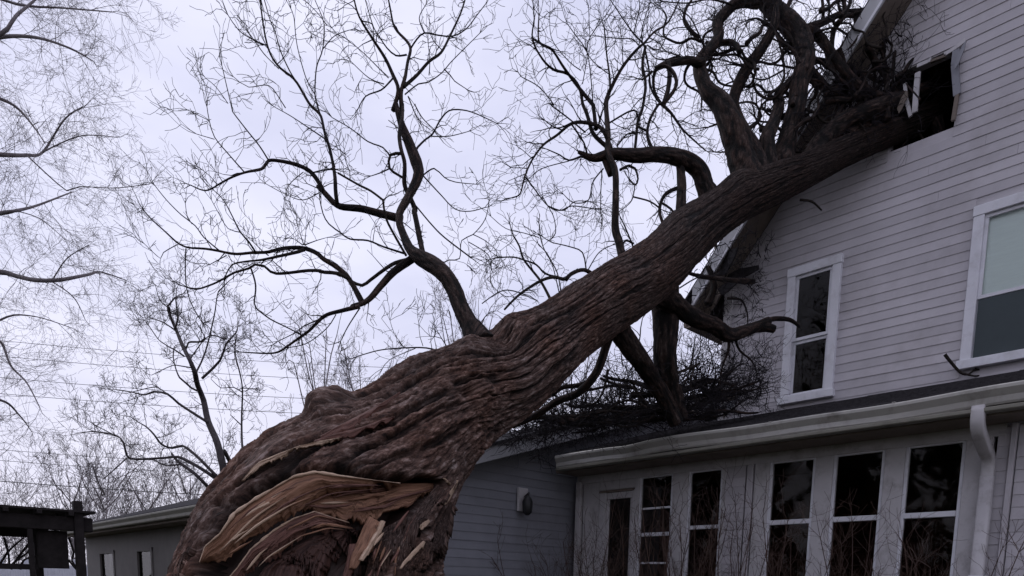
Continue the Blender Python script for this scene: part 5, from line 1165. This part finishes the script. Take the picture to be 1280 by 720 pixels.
mid_lines = [
    (t('Q', [(1100, 760), (1075, 700), (1060, 600), (1020, 440), (960, 300), (930, 160), (890, 60)])+t('O', [(870, 660), (840, 590), (790, 490), (750, 390), (710, 300), (700, 240)]), 5.0, 1.6),
    (t('Q', [(1180, 720), (1130, 620), (1070, 500)]), 3.2, 2.2),
    (t('Q', [(960, 310), (850, 240), (760, 180), (690, 120), (600, 105), (540, 125), (440, 105), (340, 90)]), 1.9, .6), (t('Q', [(690, 120), (640, 85), (590, 75), (440, 110)]), .9, .5),
    (t('Q', [(1070, 720), (980, 630), (880, 530), (790, 465), (720, 480), (650, 455), (600, 390), (550, 340), (500, 310), (440, 270)]), 2.1, .6),
    (t('Q', [(1050, 710), (950, 640), (850, 580), (760, 540), (680, 545), (480, 555), (420, 530), (395, 440), (330, 390), (180, 370), (100, 380)]), 2.3, .6),
    (t('Q', [(960, 740), (870, 650), (760, 570), (720, 520)]), 2.2, 1.6), (t('Q', [(770, 590), (680, 595), (600, 560)]), 1.2, .8),
    (t('Q', [(420, 545), (340, 620), (260, 690)]), .9, .5), (t('Q', [(330, 390), (230, 340), (150, 290)]), .7, .4),
    (t('O', [(870, 690), (940, 540), (1000, 300), (1030, 130), (1100, 60)]), 1.5, .5), (t('O', [(920, 710), (1040, 590), (1080, 480), (1150, 400), (1160, 320)]), 1.6, .6),
    (t('O', [(860, 640), (740, 620), (600, 680)]), .9, .4), (t('O', [(800, 560), (740, 520), (640, 460), (560, 350), (510, 290)]), 1.0, .5), (t('O', [(755, 400), (670, 340), (560, 300)]), 1.0, .5),
    (t('O', [(740, 380), (760, 300), (745, 180), (800, 165)]), 1.4, .7), (t('O', [(705, 290), (690, 230), (740, 170)]), 1.4, .9), (t('O', [(700, 240), (640, 190), (610, 90)]), .9, .4),
    (t('O', [(810, 520), (830, 470), (910, 465), (940, 440), (880, 330)]), 1.4, .8), (t('O', [(840, 580), (960, 430), (1080, 450)]), 1.0, .6),
    (t('Q', [(890, 100), (850, 80), (770, 10)])+t('O', [(730, 580), (735, 500)]), 1.4, .8),
    (t('Q', [(1215, 620), (1195, 540), (1185, 400), (1185, 250), (1190, 100), (1175, -10)])+t('O', [(1140, 540), (1150, 420)]), 1.7, .7),
    (t('Q', [(1190, 80), (1280, 85)]), .9, .5), (t('Q', [(1185, 330), (1110, 260)]), .8, .4), (t('Q', [(1190, 110), (1130, 75), (1050, 80), (980, 20)]), .8, .4)]
traced_tree('bare_tree', mid_lines, 17.0, 'dark bare spreading tree standing behind the low wing roof left of the torn trunk', 'bare trees behind the houses', M_NEARTREE, dens=1.1, lvl=3, L0=(.4, 1.0), rmin=.0038, seed=11, up=.35, wig=.3, kids=4, basept=P(292, 720, 17))
# far tree row with light twigs, each a thing
def far_tree(px, top, Z, spread, seed, label):
    rnd = random.Random(seed); lines = []
    bx = px; base = 720
    lines.append(([(bx, base), (bx+rnd.uniform(-4, 4), (base+top)/2+30), (bx+rnd.uniform(-8, 8), top+rnd.uniform(5, 20))], 1.5, .5))
    for i in range(8):
        y0 = base-(base-top)*rnd.uniform(.25, .75); s_ = rnd.choice((-1, 1)); e = rnd.uniform(.4, 1)*spread
        lines.append(([(bx+rnd.uniform(-3, 3), y0), (bx+s_*e*.45, y0-(base-top)*.14), (bx+s_*e*.8, y0-(base-top)*rnd.uniform(.2, .35)), (bx+s_*e, max(top, y0-(base-top)*rnd.uniform(.3, .5)))], .9, .4))
    k = Z/20
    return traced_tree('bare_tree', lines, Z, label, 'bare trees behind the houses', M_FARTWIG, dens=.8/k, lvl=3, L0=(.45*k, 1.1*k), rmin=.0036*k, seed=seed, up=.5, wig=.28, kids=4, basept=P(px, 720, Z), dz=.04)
far_tree(405, 400, 24, 48, 21, 'bare fine-twigged tree rising just behind the burl on the trunk')
far_tree(455, 455, 30, 40, 22, 'paler bare tree seen behind the upper edge of the trunk')
#far_tree(345, 420, 27, 42, 23, 'thin bare tree between the dark spreading tree and the trunk')
#far_tree(245, 350, 30, 60, 28, 'tall hazy bare tree behind the dark spreading tree')
far_tree(130, 585, 45, 40, 24, 'small far bare tree just right of the timber post top')
far_tree(185, 600, 50, 40, 25, 'small far bare tree above the wing gutter')
far_tree(90, 590, 55, 35, 26, 'small far bare tree left of the timber post top')
far_tree(235, 580, 48, 30, 27, 'small far bare tree beside the base of the dark spreading tree')
far_tree(580, 395, 34, 40, 29, 'faint far bare tree seen beside the foot of the upright limb')
far_tree(870, 440, 26, 50, 30, 'bare tree seen through the gap between trunk and porch roof')
far_tree(720, 440, 30, 50, 31, 'distant bare tree seen under the trunk above the rake board')

def thicket():
    V, F = [], []; rnd = random.Random(9)
    for i in range(110):
        x = rnd.uniform(-60, 330); Z = rnd.uniform(60, 80)
        p = P(x, 722, Z); p.z = 0
        grow(V, F, p, Vector((rnd.gauss(0, .1), rnd.gauss(0, .1), 1)), rnd.uniform(3.5, 7.5), .05, 3, .014, .6, .16, 5, rnd)
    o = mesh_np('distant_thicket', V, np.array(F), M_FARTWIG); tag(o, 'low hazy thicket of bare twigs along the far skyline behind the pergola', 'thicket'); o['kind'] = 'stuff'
thicket()

# ------------------------------------------------------------------ shrub in front of the porch
def shrub(y0, y1, n, h0, h1, seed, label):
    rnd = random.Random(seed); root = empty('bare_shrub', (5.25, (y0+y1)/2, 0), label, 'shrub', 'bare shrubs in front of the porch')
    V, F = [], []
    for i in range(n):
        y = rnd.uniform(y0, y1); p = Vector((rnd.uniform(5.2, 5.7), y, 0)); H_ = rnd.uniform(h0, h1)
        d = Vector((rnd.gauss(0, .12), rnd.gauss(0, .14), 1)).normalized()
        m = 9; pts = [p]; 
        for k_ in range(m):
            d = (d+Vector((rnd.gauss(0, .07), rnd.gauss(0, .09), .05))).normalized(); q_ = pts[-1]+d*H_/m
            if q_.x > 5.8: q_.x = 5.8
            pts.append(q_)
        add_tw(V, F, pts, [.006*(1-.75*j/m)+.0012 for j in range(m+1)], 4)
        for _ in range(14):
            j = rnd.randint(3, m); a = d.orthogonal().normalized(); a.rotate(Matrix.Rotation(rnd.uniform(0, 6.283), 3, d)); nd = Vector((0, 0, 1))*.8+a*.6; nd.x = min(nd.x, .1)
            grow(V, F, pts[j], nd, rnd.uniform(.12, .35), .0022, 1, .0011, .3, .3, 3, rnd)
    o = mesh_np('stems', V, np.array(F), M_SHRUBSTEM, root); o['kind'] = 'stuff'
shrub(3.0, 3.75, 30, 1.7, 2.35, 1, 'bare twiggy shrub in front of the siding pillar')
shrub(3.75, 5.1, 34, 1.6, 2.3, 2, 'bare twiggy shrub in front of the porch door')
shrub(1.3, 2.9, 40, 1.35, 2.05, 3, 'bare twiggy shrub under the three right porch windows')

# ------------------------------------------------------------------ unseen evergreens added to darken the pane reflections
M_NEEDLE = mat('evergreen_foliage', (0.030, 0.040, 0.022), 0.9, 0.1, 0.5, 4)
def evergreen(x, y, h, wd, seed, label):
    rnd = random.Random(seed); root = empty('added_evergreen', (x, y, 0), label, 'tree', 'added evergreens for dark pane reflections')
    pts = [Vector((x+rnd.gauss(0, .05), y+rnd.gauss(0, .05), h*i/8)) for i in range(9)]
    v, f = tube(pts, [.22*(1-.9*i/8) for i in range(9)], 8); mesh_np('trunk', v, f, M_NEARTREE, root, True)
    V, F = [], []
    for _ in range(3200):
        u = rnd.random()**.8; z = h*(.06+.94*u); R_ = wd*(1-u)**.8*(.55+.45*math.sin(z*5+seed)*.5+.3*rnd.random()); a = rnd.uniform(0, 6.283); r = R_*rnd.random()**.4
        c = Vector((x+math.cos(a)*r, y+math.sin(a)*r, z-r*.25)); d = Vector((math.cos(a), math.sin(a), rnd.uniform(-.7, .1))).normalized(); sd_ = d.orthogonal().normalized(); sd_.rotate(Matrix.Rotation(rnd.uniform(0, 6.283), 3, d))
        L_, w_ = rnd.uniform(.25, .6), rnd.uniform(.06, .16); n = len(V)
        V += [tuple(c), tuple(c+d*L_*.5+sd_*w_), tuple(c+d*L_), tuple(c+d*L_*.5-sd_*w_)]; F.append((n, n+1, n+2, n+3))
    o = mesh_np('needle_crown', V, np.array(F), M_NEEDLE, root); o['kind'] = 'stuff'
for i, (x, y, h, wd, lab) in enumerate([(-13, 13, 9.5, 2.6, 'tall unseen evergreen added to darken the porch panes nearest the door'), (-15, 8.5, 11.0, 3.0, 'broad unseen evergreen added to darken the porch panes beside the pillar'), (-12.5, 4.5, 8.6, 2.4, 'mid height unseen evergreen added to darken the left of the three porch windows'),
                                        (-15, 0.5, 10.5, 2.8, 'unseen evergreen added to darken the middle of the three porch windows'), (-13, -4, 6.0, 2.2, 'shorter unseen evergreen added to darken the right porch window'), (-16, 18, 10.0, 3.0, 'farthest unseen evergreen added to darken the narrow upstairs window')]):
    evergreen(x, y, h, wd, 300+i, lab)

# ------------------------------------------------------------------ pergola at the left
per = empty('pergola', (0.8, 9.3, 0), 'dark timber pergola with slatted roof and hanging panel at lower left', 'pergola')
by = 9.28
bevel(MB().box((-2.6, by, 2.0), (2.25, by+.09, 2.155)).build('front_beam', M_PERG, per), .006)
bevel(MB().box((-2.6, by+2.2, 2.0), (2.25, by+2.29, 2.15)).build('rear_beam', M_PERG, per), .006)
for i, x in enumerate(np.arange(-2.5, 2.2, .3)): bevel(MB().box((x, by-.12, 2.157), (x+.045, by+2.4, 2.20)).build('rafter', M_PERG, per), .003)
for j, y in enumerate(np.arange(by-.08, by+2.3, .16)): MB().box((-2.6, y, 2.202), (2.27, y+.13, 2.225)).build('roof_slat', M_PERG, per)
for x in (2.06, -2.2, 1.62): bevel(MB().box((x, by-.05 if x > 2 else by+.0, 0), (x+(.09 if x > 2 else .05), by+(.04 if x > 2 else .05)-.003, 2.33 if x > 2 else 1.998)).build('post', M_PERG, per), .006)
MB().box((2.06, by+2.15, 0), (2.15, by+2.198, 2.1)).build('post', M_PERG, per)
pa = on_y(46, 672, by+.1); pb = on_y(87, 711, by+.1)
bevel(MB().box((pa.x, by+.1, pb.z), (pb.x, by+.13, 1.999)).build('hanging_panel', M_PERG, per), .004)
MB().box((-2.6, by+.105, 1.56), (pa.x-.003, by+.13, 1.62)).build('rail', M_PERG, per)
# vine loops hanging in the openings
vine = empty('bare_vine', (1.2, by, 0), 'dark bare vine stems twisting below the pergola beam', 'vine')
V, F = [], []
rnv = random.Random(4)
for pl in ([(0, 705), (10, 690), (20, 680), (30, 672)], [(12, 708), (24, 698), (35, 690), (42, 676)], [(25, 712), (30, 700), (45, 695)], [(5, 672), (10, 690), (12, 705)], [(70, 640), (75, 655), (62, 670)], [(86, 700), (94, 710), (100, 716)], [(86, 672), (92, 690), (90, 700), (98, 712)], [(36, 680), (20, 700), (14, 712)]):
    sp, sr = smooth_line([P(x, y, 8.1) for x, y in pl], [.014-.002*i for i in range(len(pl))], .03); v, f = tube(sp, sr, 5); mesh_np('vine_stem', v, f, M_PERG, vine, True)

# white panel fence far behind the pergola
fence = empty('white_fence', (3, 26, 0), 'pale white panel fence far behind the pergola', 'fence')
p0 = P(-60, 700, 24); p1 = P(125, 700, 24); p0.z = p1.z = 0
dv = (p1-p0); nP = 6
for i in range(nP+1):
    c = p0+dv*i/nP; bevel(MB().box((c.x-.06, c.y-.06, 0), (c.x+.06, c.y+.06, 2.05)).build('post', M_PALEWALL, fence), .01)
    if i < nP:
        for j in range(9):
            a = c+dv/nP*(.04+j*.103); b_ = c+dv/nP*(.04+(j+.93)*.103); n_ = Vector((-dv.y, dv.x, 0)).normalized()*.02
            MB().hexa([a-n_, b_-n_, b_+n_, a+n_]+[v_+Vector((0, 0, 1.85)) for v_ in (a-n_, b_-n_, b_+n_, a+n_)]).build('fence_board', M_PALEWALL, fence)

# ------------------------------------------------------------------ power lines
for i, (ya, yb, xe, r, lab) in enumerate([(420, 452, 330, .010, 'uppermost thin power cable crossing the sky at left'), (440, 470, 330, .010, 'second power cable from the top in the left sky'), (468, 494, 330, .011, 'third power cable from the top in the left sky'),
                                  (489, 512, 330, .011, 'fourth power cable from the top in the left sky'), (561, 578, 330, .010, 'fifth power cable, above the lowest one at left'), (575, 590, 330, .010, 'sixth power cable just above the thick lowest one'), (600, 618, 330, .017, 'lowest and thickest power cable above the pergola')]):
    a = P(-250, ya-16, 30); b_ = P(xe+250, yb+16, 34)
    pts = []
    for k_ in range(25):
        u = k_/24; q_ = a.lerp(b_, u); q_.z -= .35*4*u*(1-u)-.2; pts.append(q_)
    v, f = tube(pts, [r]*25, 5); o = mesh_np('power_cable', v, f, M_CABLE, None, True); tag(o, lab, 'power cable', 'power cables over the left yard')

print('counts', len(TW_F), len(bpy.data.objects))
